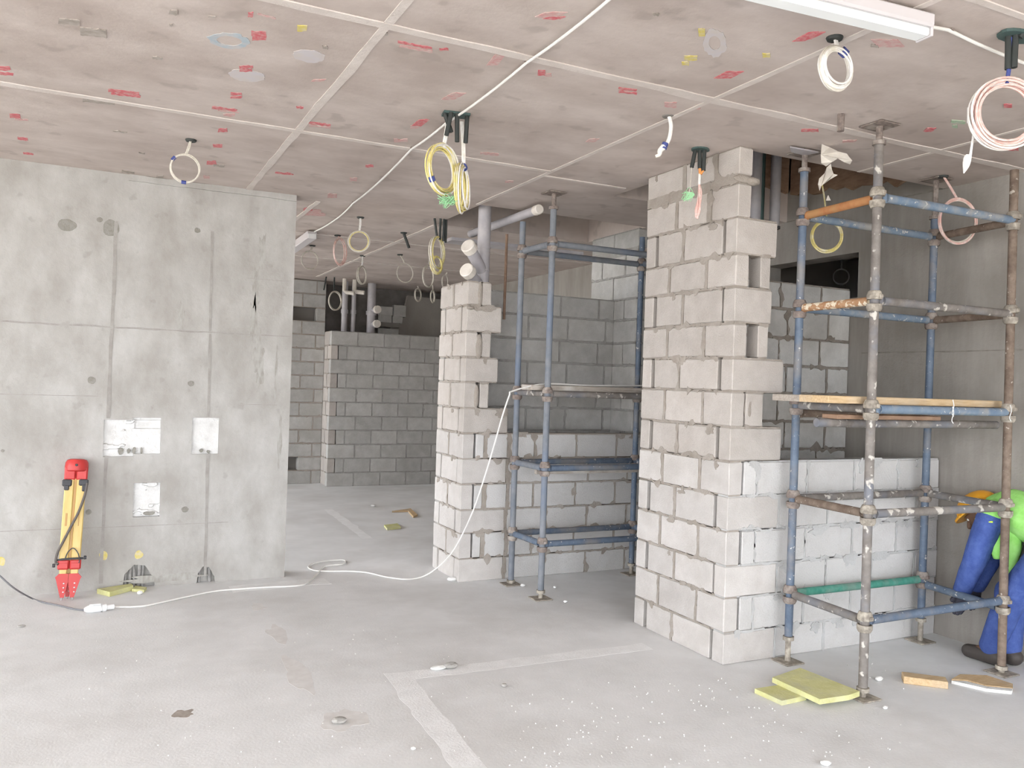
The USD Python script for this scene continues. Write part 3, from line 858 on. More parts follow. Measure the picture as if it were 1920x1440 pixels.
# ------------------------------------------------------------------ brown timber and pipes in the right shaft opening
tb = thing('formwork_timber', (4.6, 5.4, 3.36), 'dark brown rust-stained formwork timber along the slab opening above the pier', 'timber')
zz0 = 3.375
xs = np.linspace(3.5, 5.2, 24)
low = [(x, zz0 + 0.02 * rng.normal()) for x in xs]
obj('plank', prism(low + [(5.2, 3.78), (3.5, 3.78)], 0.04, (0, 5.432, 0), (1, 0, 0), (0, 0, 1), (0, -1, 0)), 'timber_brown', tb)
ys = np.linspace(4.0, 5.38, 18)
low = [(y, 3.34 - 0.1 * (5.4 - y) + 0.02 * rng.normal()) for y in ys]
obj('plank', prism(low + [(5.38, 3.78), (4.0, 3.78)], 0.03, (XR - .002, 0, 0), (0, 1, 0), (0, 0, 1), (-1, 0, 0)), 'timber_brown', tb)
for px, w, lab in ((1416, .042, 'grey riser pipe hard against the top of the right pier'), (1452, .042, 'grey riser pipe standing clear right of the pier top')):
    a = ony(px, 410, 5.2)
    t = thing('riser_pipe', (a[0], 5.2, 2.9), lab, 'pipe', 'grey riser pipes above the right shaft')
    obj('pipe_length', pipe((a[0], 5.2, 2.98), (a[0], 5.2, 4.605), w), 'pipe_grey', t, smooth=30)
    obj('rubber_ring', lathe([(w, 0), (w + .006, 0), (w + .006, .02), (w, .02)], (a[0], 5.2, 2.975), 18), 'rubber_black', t)
a = ony(1430, 407, 5.3)
obj('riser_pipe', pipe((a[0], 5.33, 3.0), (a[0], 5.33, 4.605), .03), 'box_green', smooth=30, label='thin dark green pipe between the two grey riser pipes', cat='pipe')

# ------------------------------------------------------------------ middle shaft pipes
sp = thing('soil_stack', (2.89, 6.56, 2.2), 'thick grey plastic drain stack with two capped branches behind middle pier', 'pipe')
obj('stack_pipe', pipe((2.885, 6.56, 1.9), (2.885, 6.56, 4.605), .056, 20), 'pipe_grey', sp, smooth=30)
for z in (2.60, 2.79):
    obj('collar', lathe([(.056, 0), (.062, 0), (.062, .012), (.056, .012)], (2.885, 6.56, z), 20), 'pipe_grey', sp)
for cx, cz, jz in ((2.70, 2.765, 2.585), (2.695, 2.565, 2.43)):
    c = np.array([cx, 6.44, cz]); j_ = np.array([2.885, 6.56, jz])
    d = (c - j_) / np.linalg.norm(c - j_)
    br = obj('branch', pipe(j_, c, .05, 18), 'pipe_grey', sp, smooth=30)
    obj('cap', lathe([(0, -.035), (.060, -.035), (.064, -.028), (.064, .028), (.056, .036), (0, .034)], c, 20, d + np.array([-.35, -.25, .0])), 'pipe_cap', br, label='cream push-on cap')
hp = thing('waste_pipe', (3.06, 5.9, 2.97), 'slim grey pipe under the slab edge with pale capped end facing us', 'pipe')
e0 = ony(1012, 392, 5.92)
obj('pipe_length', pipe(e0 + (0, 0.02, 0), (e0[0] - .01, 7.3, e0[2] + .0), .036), 'pipe_grey', hp, smooth=30)
obj('cap', lathe([(0, 0), (.034, 0), (.041, -.01), (.041, -.07), (0, -.07)], e0, 18, (0, -1, 0)), 'pipe_cap', hp)
a = ony(950, 450, 6.62)
obj('copper_pipe', pipe((a[0], 6.62, 2.2), (a[0], 6.62, 2.95), .012, 10), 'pipe_rust', smooth=30, label='thin rusty vertical rod right of the grey drain stack', cat='pipe')
a = ony(1060, 430, 6.95)
obj('cable_tray', box((2.8, 7.1, 2.93), (4.2, 7.3, 2.96)), 'pipe_grey', label='dim flat tray crossing the top of the middle shaft', cat='cable tray')

# ------------------------------------------------------------------ scaffolds
NODES = [0.42, 1.0, 1.57, 2.16, 2.72]


def cup(x, y, z):
    lower = lathe([(.0245, -.005), (.033, -.005), (.041, .010), (.041, .034), (.036, .036), (.036, .014), (.0245, .010)], (x, y, z - .055), 16)
    top = lathe([(.0245, 0), (.038, .0), (.041, .006), (.040, .026), (.033, .044), (.028, .048), (.0245, .048)], (x, y, z + .004), 16)
    lug = cbox((x - .012, y - .050, z + .008), (x + .012, y - .034, z + .030), .003)
    return cat(lower, top, lug)


def standard(t, x, y, z0, z1, mat, nodes=NODES, cmat='coupler', jack_top=False, foot=True, lean=(0, 0)):
    s = obj('standard', pipe((x, y, z0), (x + lean[0], y + lean[1], z1), .0242, 18), mat, t, smooth=30)
    for z in nodes:
        k = (z - z0) / (z1 - z0)
        obj('cup_joint', cup(x + lean[0] * k, y + lean[1] * k, z), cmat, s, smooth=35)
    if foot:
        w = 0.07
        obj('base_jack', cat(cbox((x - w, y - w, 0.001), (x + w, y + w, .009), .002), pipe((x, y, .005), (x, y, z0 + .1), .0175, 12),
                             lathe([(.018, 0), (.034, 0), (.034, .022), (.018, .022)], (x, y, z0 - .024), 12)), 'coupler', s, smooth=30)
    if jack_top:
        xx, yy = x + lean[0], y + lean[1]
        obj('head_jack', cat(pipe((xx, yy, z1 - .1), (xx, yy, Z - .004), .0175, 12), cbox((xx - .075, yy - .075, Z - .010), (xx + .075, yy + .075, Z - .002), .002),
                             lathe([(.018, 0), (.036, 0), (.036, .022), (.018, .022)], (xx, yy, z1), 12)), 'coupler_dark', s, smooth=30)
    return s


def ledger(t, a, b, z, mat, r=.0242, nm='ledger', zb=None):
    a, b = np.array([a[0], a[1], z]), np.array([b[0], b[1], z if zb is None else zb])
    u = (b - a) / np.linalg.norm(b - a)
    a2, b2 = a + u * .045, b - u * .045
    ends = [cbox((-.018, -.007, -.026), (.018, .007, .026), .004) for _ in range(2)]
    ang = math.atan2(u[1], u[0])
    T = trimesh.transformations.rotation_matrix(ang, [0, 0, 1])
    for e, p in zip(ends, (a + u * .038, b - u * .038)):
        e.apply_transform(T); e.apply_translation(p)
    return obj(nm, cat(pipe(a2, b2, r, 16), *ends), mat, t, smooth=35)


A, B, C, D = (3.742, 3.20), (4.885, 3.178), (3.787, 3.80), (4.972, 3.80)
sc = thing('scaffold_tower', (4.3, 3.5, 0), 'paint-splashed steel tube scaffold tower standing before the low block wall at right', 'scaffold')
standard(sc, *A, .06, 3.0, 'tube_grey', jack_top=True, lean=(-.02, 0))
standard(sc, *B, .05, 3.02, 'tube_brown', lean=(-.04, 0))
standard(sc, *C, .16, 2.99, 'tube_blue', cmat='coupler_dark', jack_top=True)
standard(sc, *D, .16, 2.84, 'tube_blue', cmat='coupler_dark', jack_top=True)
AB = ['tube_blue', 'tube_grey', 'tube_blue_pale', 'tube_grey', 'tube_blue_pale']
AC = ['tube_grey', 'tube_brown', 'tube_grey', 'tube_rust_splash', 'tube_rust']
CD = ['tube_green', 'tube_grey', 'tube_brown', 'tube_blue_pale', 'tube_blue_pale']
DB = ['tube_blue', 'tube_grey', 'tube_brown', 'tube_brown', 'tube_brown']
for i, z in enumerate(NODES):
    ledger(sc, A, B, z, AB[i], zb=z + (.02 if i == 0 else 0))
    ledger(sc, A, C, z, AC[i])
    ledger(sc, C, D, z - (.05 if i == 2 else 0), CD[i])
    ledger(sc, D, B, z - (.03 if i == 0 else 0), DB[i])
obj('putlog', pipe((3.50, 3.36, 1.485), (5.0, 3.34, 1.485), .0242), 'tube_grey', sc, smooth=30)
for x, y, z in ((4.33, 3.18, 1.60), (4.33, 3.18, 1.56), (4.83, 3.17, 1.58)):
    obj('tie_wire', tube(spline([(x, y - .026, z + .035), (x + .006, y - .03, z), (x - .004, y - .027, z - .04), (x + .010, y - .027, z - .06)], 5), .0025, 6), 'rubble_white', sc, smooth=30)

obj('scaffold_board', cbox((3.475, 3.26, 1.5955), (4.93, 3.47, 1.636), .003), 'timber', label='yellow raw timber plank at the front of the right scaffold deck', cat='plank', group='planks on the right scaffold')
obj('scaffold_board', cbox((3.51, 3.50, 1.5955), (4.95, 3.715, 1.634), .003), 'timber_grey', label='weathered grey plank at the rear of the right scaffold deck', cat='plank', group='planks on the right scaffold')
obj('scaffold_batten', cbox((3.58, 3.29, 1.5095), (4.42, 3.40, 1.534), .003), 'timber_brown', label='short dark brown batten lying under the right scaffold deck', cat='plank', group='planks on the right scaffold')

E, Fp, G, H = (3.035, 5.60), (3.015, 6.08), (4.19, 6.08), (4.21, 5.60)
s2 = thing('scaffold_tower', (3.6, 5.85, 0), 'blue steel tube scaffold tower before the middle block wall, partly behind the pier', 'scaffold')
N2 = [0.42, 1.0, 1.57, 2.72]
standard(s2, *E, .07, 2.98, 'tube_dusty', N2, cmat='coupler_dark', jack_top=True)
standard(s2, *Fp, .04, 2.96, 'tube_dusty', N2, cmat='coupler_dark')
standard(s2, *G, .10, 2.96, 'tube_blue', N2, cmat='coupler_dark')
standard(s2, *H, .14, 2.96, 'tube_blue', N2, cmat='coupler_dark')
for i, z in enumerate(N2):
    m_ = ['tube_blue', 'tube_blue', 'tube_grey', 'tube_dusty'][i]
    ledger(s2, E, H, z, m_)
    ledger(s2, Fp, G, z, ['tube_blue', 'tube_blue', 'tube_brown', 'tube_dusty'][i])
    ledger(s2, E, Fp, z, ['tube_blue', 'tube_dusty', 'tube_grey', 'tube_dusty'][i])
    ledger(s2, H, G, z, 'tube_blue')
obj('ledger_rail', cbox((3.05, 5.76, .935), (4.2, 5.80, .975), .002), 'timber_grey', label='flat grey batten under the blue ledgers of the middle scaffold', cat='plank')
obj('scaffold_board', cbox((2.93, 5.665, 1.5955), (4.22, 5.84, 1.636), .003), 'timber_grey', label='pale grey plank at the front of the middle scaffold deck', cat='plank', group='planks on the middle scaffold')
obj('scaffold_board', cbox((3.02, 5.85, 1.5955), (4.25, 6.015, 1.636), .003), 'timber_red', label='pinkish plank at the rear of the middle scaffold deck', cat='plank', group='planks on the middle scaffold')

# ------------------------------------------------------------------ survey tripod
foot = np.array([-0.205, 6.655, 0.0])
head = np.array([-0.170, 6.802, 1.008])
ax = (head - foot) / np.linalg.norm(head - foot)
TL = np.linalg.norm(head - foot)
sx_ = np.array([1.0, 0, 0]); sx_ -= ax * (sx_ @ ax); sx_ /= np.linalg.norm(sx_)
sy_ = np.cross(ax, sx_)
TM = np.eye(4); TM[:3, 0], TM[:3, 1], TM[:3, 2], TM[:3, 3] = sx_, sy_, ax, foot
tp = thing('survey_tripod', foot, 'folded red and yellow surveying tripod leaning on the concrete wall', 'tripod')


def TP(m):
    m = trimesh.Trimesh(*arr(m), process=False)
    m.apply_transform(TM)
    return m


LEGS = [(-.038, -.022), (.038, -.022), (0.0, .040)]
for k, (lx, ly) in enumerate(LEGS):
    w, d = .030, .016
    lg = obj('leg', TP(cat(cbox((lx - w, ly - d, .27), (lx + w, ly + d, .86), .006))), 'tripod_yellow', tp)
    obj('slot', TP(cbox((lx - .006 + (-.004 if k == 0 else .004), ly - d - .0015, .52), (lx + .004, ly - d + .004, .61), .001)), 'tripod_inner', lg)
    obj('lower_leg', TP(cbox((lx * .95 - .024, ly * .9 - .012, .12), (lx * .95 + .024, ly * .9 + .012, .30), .005)), 'tripod_yellow', lg)
    obj('slide_clamp', TP(cat(cbox((lx - .036, ly - .022, .215), (lx + .036, ly + .022, .285), .008), cbox((lx - .028, ly - .026, .225), (lx + .028, ly - .018, .262), .004))), 'tripod_red', lg, label='red slide clamp')
    ft = prism([(-.030, .165), (.030, .165), (.052 if lx > 0 else .030, .140), (.046 if lx > 0 else (.034 if lx < 0 else .02), .128), (.012, .0), (-.012, .0), (-.046 if lx < 0 else (-.034 if lx > 0 else -.02), .128), (-.052 if lx < 0 else -.030, .140)],
               .026, (lx * .82, ly + .013, 0.022), (1, 0, 0), (0, 0, 1), (0, -1, 0))
    obj('foot', TP(ft), 'tripod_red', lg, label='flared red metal foot')
    obj('spike', TP(lathe([(0, 0), (.004, .002), (.009, .03), (0, .03)], (lx * .9, ly, 0.0), 10)), 'steel', lg)
    obj('rivet', TP(cat(*[lathe([(0, .004), (.005, .003), (.006, 0)], (lx * .9 + .008, ly - .0135, zz), 8, (0, -1, 0)) for zz in (.06, .09, .12)])), 'steel', lg)
hd = obj('head', TP(cat(lathe([(0, 1.0), (.045, .998), (.064, .990), (.074, .972), (.077, .945), (.076, .915), (.066, .908), (0, .905)], (0, 0, 0), 28),
                        *[cbox((lx - .036, ly - .022, .845), (lx + .037, ly + .022, .945), .012) for lx, ly in LEGS])), 'tripod_red', tp, smooth=35, label='domed red head plate')
obj('boss', TP(lathe([(0, .012), (.008, .010), (.010, 0)], (0, -.074, .952), 12, (0, -1, 0))), 'rubber_black', hd)
obj('centre_gap', TP(box((-.007, -.034, .28), (.007, -.030, .86))), 'tripod_inner', tp)
obj('wrap', TP(cat(cbox((-.084, -.050, .800), (-.022, -.014, .850), .012), cbox((-.070, -.052, .772), (-.038, -.03, .81), .010))), 'rubber_black', tp, label='black rubber wrap')
obj('wrap', TP(cat(cbox((.022, -.050, .805), (.084, -.014, .852), .012), cbox((.045, -.052, .765), (.080, -.03, .815), .010))), 'rubber_black', tp, label='black rubber wrap')
st = spline([(.076, -.046, .825), (.066, -.056, .74), (.035, -.056, .62), (-.005, -.056, .52), (-.045, -.056, .42), (-.078, -.050, .335), (-.086, -.040, .27), (-.070, -.050, .255)], 6)
ribbon = []
for i, p in enumerate(st):
    ribbon.append(p)
obj('carry_strap', TP(tube(ribbon, .0085, 8)), 'strap_brown', tp, smooth=30, label='dark carrying strap slung across the legs')
obj('leg_belt', TP(tube(spline([(-.080, -.030, .282), (-.04, -.050, .288), (.03, -.050, .292), (.085, -.030, .292)], 6), .007, 8)), 'rubber_black', tp, smooth=30)
obj('belt_loop', TP(tube(spline([(-.03, -.046, .29), (-.012, -.055, .34), (.018, -.055, .365), (.05, -.053, .33), (.062, -.048, .28), (.06, -.046, .26)], 6), .0035, 7)), 'rubber_black', tp, smooth=30)
for x, z in ((-.098, .245), (.098, .296)):
    obj('clamp_knob', TP(lathe([(0, 0), (.012, 0), (.014, .006), (.012, .018), (0, .018)], (x - .01 * np.sign(x), -.02, z), 10, (np.sign(x), 0, 0))), 'rubber_black', tp)

# ------------------------------------------------------------------ cables
ct = thing('ceiling_cable', (1, 4, Z - .02), 'long white cable pinned in sagging spans across the soffit', 'cable')
r_ = .0065
pins = [(583, 437), (630, 411), (662, 381), (772, 279), (835, 232), (987, 118), (1145, -3), (1215, -60)]
pts = [onz(x, y, Z - .012) for x, y in pins]
path_ = []
for i in range(len(pts) - 1):
    a, b = pts[i], pts[i + 1]
    L = np.linalg.norm(b - a)
    for t in np.linspace(0, 1, 10, endpoint=False):
        path_.append(a + (b - a) * t - np.array([0, 0, 4 * 0.012 * L * t * (1 - t)]))
path_.append(pts[-1])
obj('cable', tube(path_, r_, 8), 'cable_white', ct, smooth=30)
for p in (pts[2], pts[3], pts[5]):
    obj('pin', cat(cbox(p - (.008, .008, -.002), p + (.008, .008, .0125), .002)), 'coupler_dark', ct)

lp = thing('batten_lamp', onz(1640, 25, Z - .08), 'white fluorescent batten lamp hung under the soffit at top right', 'lamp', 'fluorescent batten lamps')
zl = Z - .012
L1 = onz(1736, 56, Z - .06)
L0 = L1 + (onz(1500, -2, Z - .06) - L1) * 1.0
ul = (L0 - L1); ul[2] = 0; ul /= np.linalg.norm(ul)
vl = np.array([-ul[1], ul[0], 0])


def LP(o, lo, hi, ch=.004):
    m = cbox(lo, hi, ch)
    M = np.eye(4); M[:3, 0], M[:3, 1], M[:3, 3] = ul, vl, o
    m.apply_transform(M)
    return m


def lamp(t, o, length):
    obj('housing', LP(o, (0, -.046, -.005), (length, .046, .047), .008), 'lamp_housing', t)
    obj('diffuser', LP(o, (.012, -.034, -.036), (length - .012, .034, -.004), .014), 'lamp_tube', t)
    for x in (0.0, length - .012):
        obj('end_cap', LP(o, (x, -.038, -.038), (x + .012, .038, 0.0), .006), 'lamp_housing', t)


lamp(lp, L1, 1.25)
c2 = thing('lamp_lead', onz(1830, 85, Z - .02), 'white lead running from the batten lamp to the right edge', 'cable')
q = [onz(1742, 50, Z - .03), onz(1772, 55, Z - .012), onz(1784, 59, Z - .012), onz(1830, 81, Z - .022), onz(1884, 104, Z - .028), onz(1935, 124, Z - .012)]
obj('cable', tube(spline(q, 8), .0068, 8), 'cable_white', c2, smooth=30)
obj('pin', cbox(q[2] - (.008, .008, 0), q[2] + (.008, .008, .0125), .002), 'coupler_dark', c2)
lp2 = thing('batten_lamp', onz(575, 452, Z - .06), 'dim batten lamp half hidden beyond the end of the concrete wall', 'lamp', 'fluorescent batten lamps')
o2 = onz(585, 442, Z - .06)
t2 = onz(548, 468, Z - .06)
ul = (t2 - o2); ul[2] = 0; ul /= np.linalg.norm(ul)
vl = np.array([-ul[1], ul[0], 0])
obj('housing', LP(o2, (0, -.05, -.03), (1.25, .05, .047), .008), 'lamp_housing', lp2)
obj('end_cap', LP(o2, (-.012, -.04, -.03), (0.0, .04, .02), .004), 'plastic_white', lp2)
obj('lead', tube(spline([onz(583, 437, Z - .012), onz(583, 437, Z - .02) + (-.02, 0, -.02), o2 + (0, 0, 0)], 6), .006, 8), 'cable_white', lp2, smooth=30)

fc = thing('floor_cable', (1, 5.5, 0), 'white extension cable snaking from the socket up to the middle scaffold', 'cable')
fp = [(214, 1138), (262, 1137), (300, 1130), (345, 1120), (400, 1109), (440, 1105), (500, 1101), (560, 1098), (580, 1090), (597, 1074), (608, 1062), (640, 1058), (648, 1053), (640, 1050), (610, 1052),
      (586, 1057), (578, 1064), (592, 1070), (620, 1071), (655, 1071), (690, 1074), (725, 1082), (760, 1086), (790, 1082)]
P3 = [onz(x, y, .008) for x, y in fp]
P3[19] = P3[19] + (0, 0, .0)
end = np.array([2.985, 5.60, 1.60])
for px, py, t in ((818, 1066, .12), (846, 1038, .3), (868, 1000, .46), (890, 950, .62), (910, 890, .74), (928, 830, .85), (942, 780, .93), (955, 742, .98)):
    yy = P3[23][1] + (end[1] - P3[23][1]) * t
    P3.append(ony(px, py, yy))
P3.append(ony(962, 733, 5.63))
P3.append(np.array([3.06, 5.70, 1.645]))
P3.append(np.array([3.5, 5.74, 1.645]))
P3.append(np.array([4.1, 5.76, 1.66]))
obj('cable', tube(spline(P3, 5), .0062, 8), 'cable_white', fc, smooth=30)
fg = [(60, 1122), (80, 1129), (110, 1135), (140, 1142), (160, 1144)]
obj('supply_cable', tube(spline([ony(-90, 985, 6.40), ony(-40, 1042, 6.42), ony(0, 1080, 6.46), ony(28, 1104, 6.50)] + [onz(x, y, .007) for x, y in fg], 6), .0058, 8), 'cable_grey', smooth=30, label='dark grey cable running in from the left to the socket', cat='cable')
ck = thing('cable_connector', onz(187, 1141), 'white plug and socket joining the two cables on the floor', 'connector')
k0, k1 = onz(158, 1143, .028), onz(216, 1137, .022)
uk = (k1 - k0) / np.linalg.norm(k1 - k0)
Lk = np.linalg.norm(k1 - k0)
obj('socket', lathe([(0, 0), (.012, 0), (.024, .02), (.027, .05), (.027, .52 * Lk), (.022, .53 * Lk), (.022, .60 * Lk), (0, .60 * Lk)], k0, 18, uk), 'plastic_white', ck, smooth=35)
obj('plug', lathe([(0, .58 * Lk), (.025, .58 * Lk), (.025, .70 * Lk), (.017, .72 * Lk), (.018, .95 * Lk), (.008, Lk), (0, Lk)], k0, 18, uk), 'plastic_white', ck, smooth=35)
obj('lever', cbox(k0 + (.03, -.012, .026), k0 + (.10, .012, .034), .003), 'plastic_white', ck)

# ------------------------------------------------------------------ wires hanging from the soffit


def coil_mesh(c, rx, rz, ang, thick, turns=6, wire=.004, seed=0, drop=0.0):
    """a hanging coil of wire: several loose turns in one bundle"""
    g_ = np.random.default_rng(seed)
    ms = []
    u = np.array([math.cos(ang), math.sin(ang), 0]); w = np.array([0, 0, 1.0]); n = np.cross(u, w)
    t = np.linspace(0, 2 * np.pi, 40, endpoint=False)
    for k in range(turns):
        o1, o2, ph = g_.normal(0, thick, 2).clip(-1.6 * thick, 1.6 * thick).tolist() + [g_.uniform(0, 6.28)]
        rr = 1 + 0.02 * np.sin(2 * t + ph)
        off = o2 + thick * 0.6 * np.sin(t + ph)
        P = np.asarray(c) + (rx + o1) * (rr * np.sin(t))[:, None] * u + (rz + o1) * (rr * np.cos(t))[:, None] * w + off[:, None] * n
        ms.append(tube(P, wire, 6, closed=True))
    return cat(*ms)


def hang(name, label, anchor, centre, rx, ry, mat='wire_white', thick=.006, turns=6, wire=.0045, box_mat='conduit_black', plate=True, lead_mat=None,
         group='wire coils hanging from the soffit', tape=None, second=None, conduits=(), seed=0, cond_len=0.2, az=None, lead_r=.006):
    a = onz(anchor[0], anchor[1], Z)
    s = depth(a) / FPX
    d = ray(*centre); hor = math.hypot(*a[:2])
    k = hor / math.hypot(d[0], d[1])
    c = CAMP + d * k
    RX, RZ = rx * s, ry * s
    rad = max(RX, RZ)
    # a round coil seen partly edge-on: turn it about the vertical until its width agrees
    view = math.atan2(a[1], a[0])
    ang = view - math.pi / 2 + math.acos(min(1, RX / max(RZ, RX))) if az is None else az
    t = thing(name, (a[0], a[1], c[2] - RZ), label, 'wire coil', group)
    if plate:
        obj('ceiling_box', lathe([(0, -.012), (.030, -.012), (.034, -.004), (.034, .0), (0, .0)], a, 16), box_mat, t, smooth=30)
    top = c + (0, 0, RZ)
    if not plate and not conduits:
        a = a - (0, 0, .022)
    lo_z = a[2]
    for dx, dy, ln, tilt in conduits:
        p0 = a + (dx, dy, 0)
        obj('conduit_tail', tube([p0, p0 + (tilt * .5, 0, -ln * .5), p0 + (tilt, 0, -ln)], .011, 10), 'conduit_black', t, smooth=30)
    if conduits:
        a = a + (conduits[0][0] + conduits[0][3], conduits[0][1], -conduits[0][2])
    obj('lead', cat(*[tube(spline([a + (o, 0, .004), (a * .5 + top * .5) + (o * 1.5 + .004, 0, 0), top + (o, 0, -.004)], 6), lead_r, 7) for o in (-.003, .003)]), lead_mat or mat, t, smooth=30)
    if RZ > 0.02:
        obj('coil', coil_mesh(c, RZ, RZ, ang, thick, turns, wire, seed), mat, t, smooth=30)
        if second:
            obj('coil', coil_mesh(c, RZ, RZ, ang, thick * 1.1, max(2, turns // 2), wire, seed + 50), second, t, smooth=30)
        for th in (tape or []):
            u = np.array([math.cos(ang), math.sin(ang), 0])
            p = c + RZ * (math.sin(th) * u + np.array([0, 0, math.cos(th)]))
            q_ = RZ * (math.cos(th) * u - np.array([0, 0, math.sin(th)])); q_ /= np.linalg.norm(q_)
            obj('tape_band', pipe(p - q_ * .014, p + q_ * .014, thick * 1.3 + wire + .002, 10), 'tape_blue', t, smooth=30, label='dark blue tape band')
    return t, c, ang


hang('wire_coil', 'thin loose cream wire ring hanging above the left concrete wall', (358, 262), (347, 316), 26, 26, 'wire_cream', .004, 3, .004, lead_r=.005, tape=[3.2, -.9], seed=1)
hang('wire_coil', 'white wound wire ring hanging under the lamp at top right', (1565, 70), (1567, 128), 27, 38, 'wire_white', .009, 9, .0045, seed=2, tape=[.5], second='wire_cream')
# main pair in the middle of the soffit
cx = onz(850, 212, Z)
pl = thing('junction_plate', (cx[0], cx[1], Z - .012), 'dark green junction plate on the soffit with four black conduit tails', 'junction box')
p0, p1 = onz(831, 209, Z), onz(880, 215, Z)
u_ = (p1 - p0) / np.linalg.norm(p1 - p0); v_ = np.array([-u_[1], u_[0], 0])
obj('plate', prism([tuple((p0 - v_ * .03)[:2]), tuple((p1 - v_ * .03)[:2]), tuple((p1 + v_ * .05)[:2]), tuple((p0 + v_ * .05)[:2])], .012, (0, 0, Z - .0125)), 'box_green', pl)
for (x0, y0, x1, y1) in ((834, 212, 846, 248), (846, 211, 837, 254), (857, 213, 857, 266), (876, 218, 873, 268)):
    a = onz(x0, y0, Z - .01)
    kk = math.hypot(*a[:2]) / math.hypot(*ray(x1, y1)[:2])
    b = CAMP + ray(x1, y1) * kk
    obj('conduit_tail', pipe(a, b, .0125, 12), 'conduit_black', pl, smooth=30)
hang('wire_coil', 'large yellow and white wire coil on the left of the middle junction plate', (840, 214), (830, 318), 24, 42, 'wire_yellow', .009, 8, .0045, plate=False, seed=3, tape=[-2.2], second='wire_white', lead_mat='wire_white', lead_r=.008)
hang('wire_coil', 'narrow edge-on yellow coil on the right of the middle junction plate', (866, 222), (868, 353), 8, 40, 'wire_yellow', .010, 9, .0045, plate=False, seed=4, second='wire_white', lead_mat='wire_white', lead_r=.008, tape=[0.05])
gt = thing('green_twine', ony(840, 378, 4.7), 'tangle of bright green twine under the yellow wire coils', 'twine')
a = onz(850, 212, Z); kk = math.hypot(*a[:2])
gp = []
for i in range(46):
    d = ray(842 + 23 * math.cos(i * 1.9) * rng.uniform(.3, 1), 376 + 17 * math.sin(i * 2.6) * rng.uniform(.3, 1))
    gp.append(CAMP + d * (kk + rng.normal(0, .02)) / math.hypot(*d[:2]))
obj('strand', tube(spline(gp, 4), .0017, 5), 'wire_green', gt, smooth=30)
# white taped tail
a = onz(1253, 218, Z); kk = math.hypot(*a[:2])
on_r = lambda px, py, k=0.0: CAMP + ray(px, py) * (kk + k) / math.hypot(*ray(px, py)[:2])
wt = thing('taped_tail', on_r(1240, 290), 'short white taped wire tail hanging alone left of the pier', 'wire tail')
obj('ceiling_hole', lathe([(0, -.004), (.030, -.004), (.034, 0), (0, 0)], a, 18), 'recess_dark', wt)
obj('tail', tube(spline([on_r(1255, 219), on_r(1258, 235), on_r(1256, 255), on_r(1251, 268), on_r(1246, 272)], 6), [.011] * 25, 10), 'wire_white', wt, smooth=30)
obj('tape_band', tube([on_r(1248, 268), on_r(1244, 279)], .017, 12), 'tape_blue', wt, smooth=30)
obj('frayed_end', tube(spline([on_r(1246, 274), on_r(1238, 282), on_r(1236, 290), on_r(1229, 293)], 5), np.linspace(.018, .008, 16), 9), 'wire_white', wt, smooth=30)
# bundle in front of the pier top
a = onz(1313, 279, Z); kk = math.hypot(*a[:2])
bd = thing('conduit_bundle', on_r(1310, 410), 'three black conduit tails with pink wires hanging before the pier top', 'wire bundle')
obj('plate', prism(blob(a[0], a[1], .06, .05, 18, .08), .01, (0, 0, Z - .0105)), 'box_green', bd)
for x0, y0, x1, y1 in ((1304, 280, 1297, 314), (1312, 278, 1312, 316), (1321, 278, 1319, 320)):
    obj('conduit_tail', pipe(on_r(x0, y0), on_r(x1, y1), .0125, 12), 'conduit_black', bd, smooth=30)
obj('orange_lead', cat(tube([on_r(1312, 315), on_r(1313, 327)], .009, 8), tube([on_r(1319, 319), on_r(1314, 327)], .007, 8)), 'wire_orange', bd, smooth=30)
obj('lead', tube([on_r(1312, 326), on_r(1311, 346)], .008, 8), 'wire_white', bd, smooth=30)
obj('pink_tail', cat(*[tube(spline([on_r(1311, 343, .01 * i), on_r(1312 + 3 * math.sin(i * 2), 365, .008 * i), on_r(1308 + 4 * math.cos(i), 395), on_r(1306 + 3 * math.sin(i * 3), 406 + 4 * math.cos(i * 5))], 5), .0055, 6) for i in range(6)]), 'wire_pink', bd, smooth=30)
obj('thin_wire', tube([on_r(1297, 314), on_r(1294, 352), on_r(1292, 362)], .0022, 6), 'wire_cream', bd, smooth=30)
obj('green_fray', cat(*[tube(spline([on_r(1302, 366), on_r(1292 + rng.normal(0, 4), 366 + rng.normal(0, 4)), on_r(1281 + rng.uniform(-4, 14), 358 + rng.uniform(0, 20))], 4), .002, 5) for i in range(22)]), 'wire_green', bd, smooth=30)
# big bundle at the right edge
a = onz(1897, 62, Z); kk = math.hypot(*a[:2])
pl2 = thing('junction_plate', (a[0], a[1], Z - .012), 'dark junction plate with thick black conduit tails at the right edge', 'junction box')
obj('plate', prism(blob(a[0] + .03, a[1], .09, .05, 18, .08), .012, (0, 0, Z - .0125)), 'box_green', pl2)
for x0, y0, x1, y1 in ((1891, 64, 1890, 130), (1904, 66, 1901, 127), (1922, 58, 1912, 70)):
    obj('conduit_tail', pipe(on_r(x0, y0), on_r(x1, y1), .0125, 12), 'conduit_black', pl2, smooth=30)
big, _, _ = hang('wire_coil', 'thick pink and white wire coil at the right edge, nearest to us', (1897, 62), (1886, 213), 50, 58, 'wire_pink', .010, 10, .0045, plate=False, seed=5, second='wire_white', lead_mat='tape_blue')
obj('thin_ring', coil_mesh(on_r(1888, 218, .05), .115, .125, math.atan2(a[1], a[0]) - 1.3, .003, 2, .004, 9), 'wire_white', big, smooth=30, label='slim white inner ring')
wtl = thing('wire_tail', on_r(1808, 320), 'pair of thin white wires with a frayed end left of the pink coil', 'wire tail')
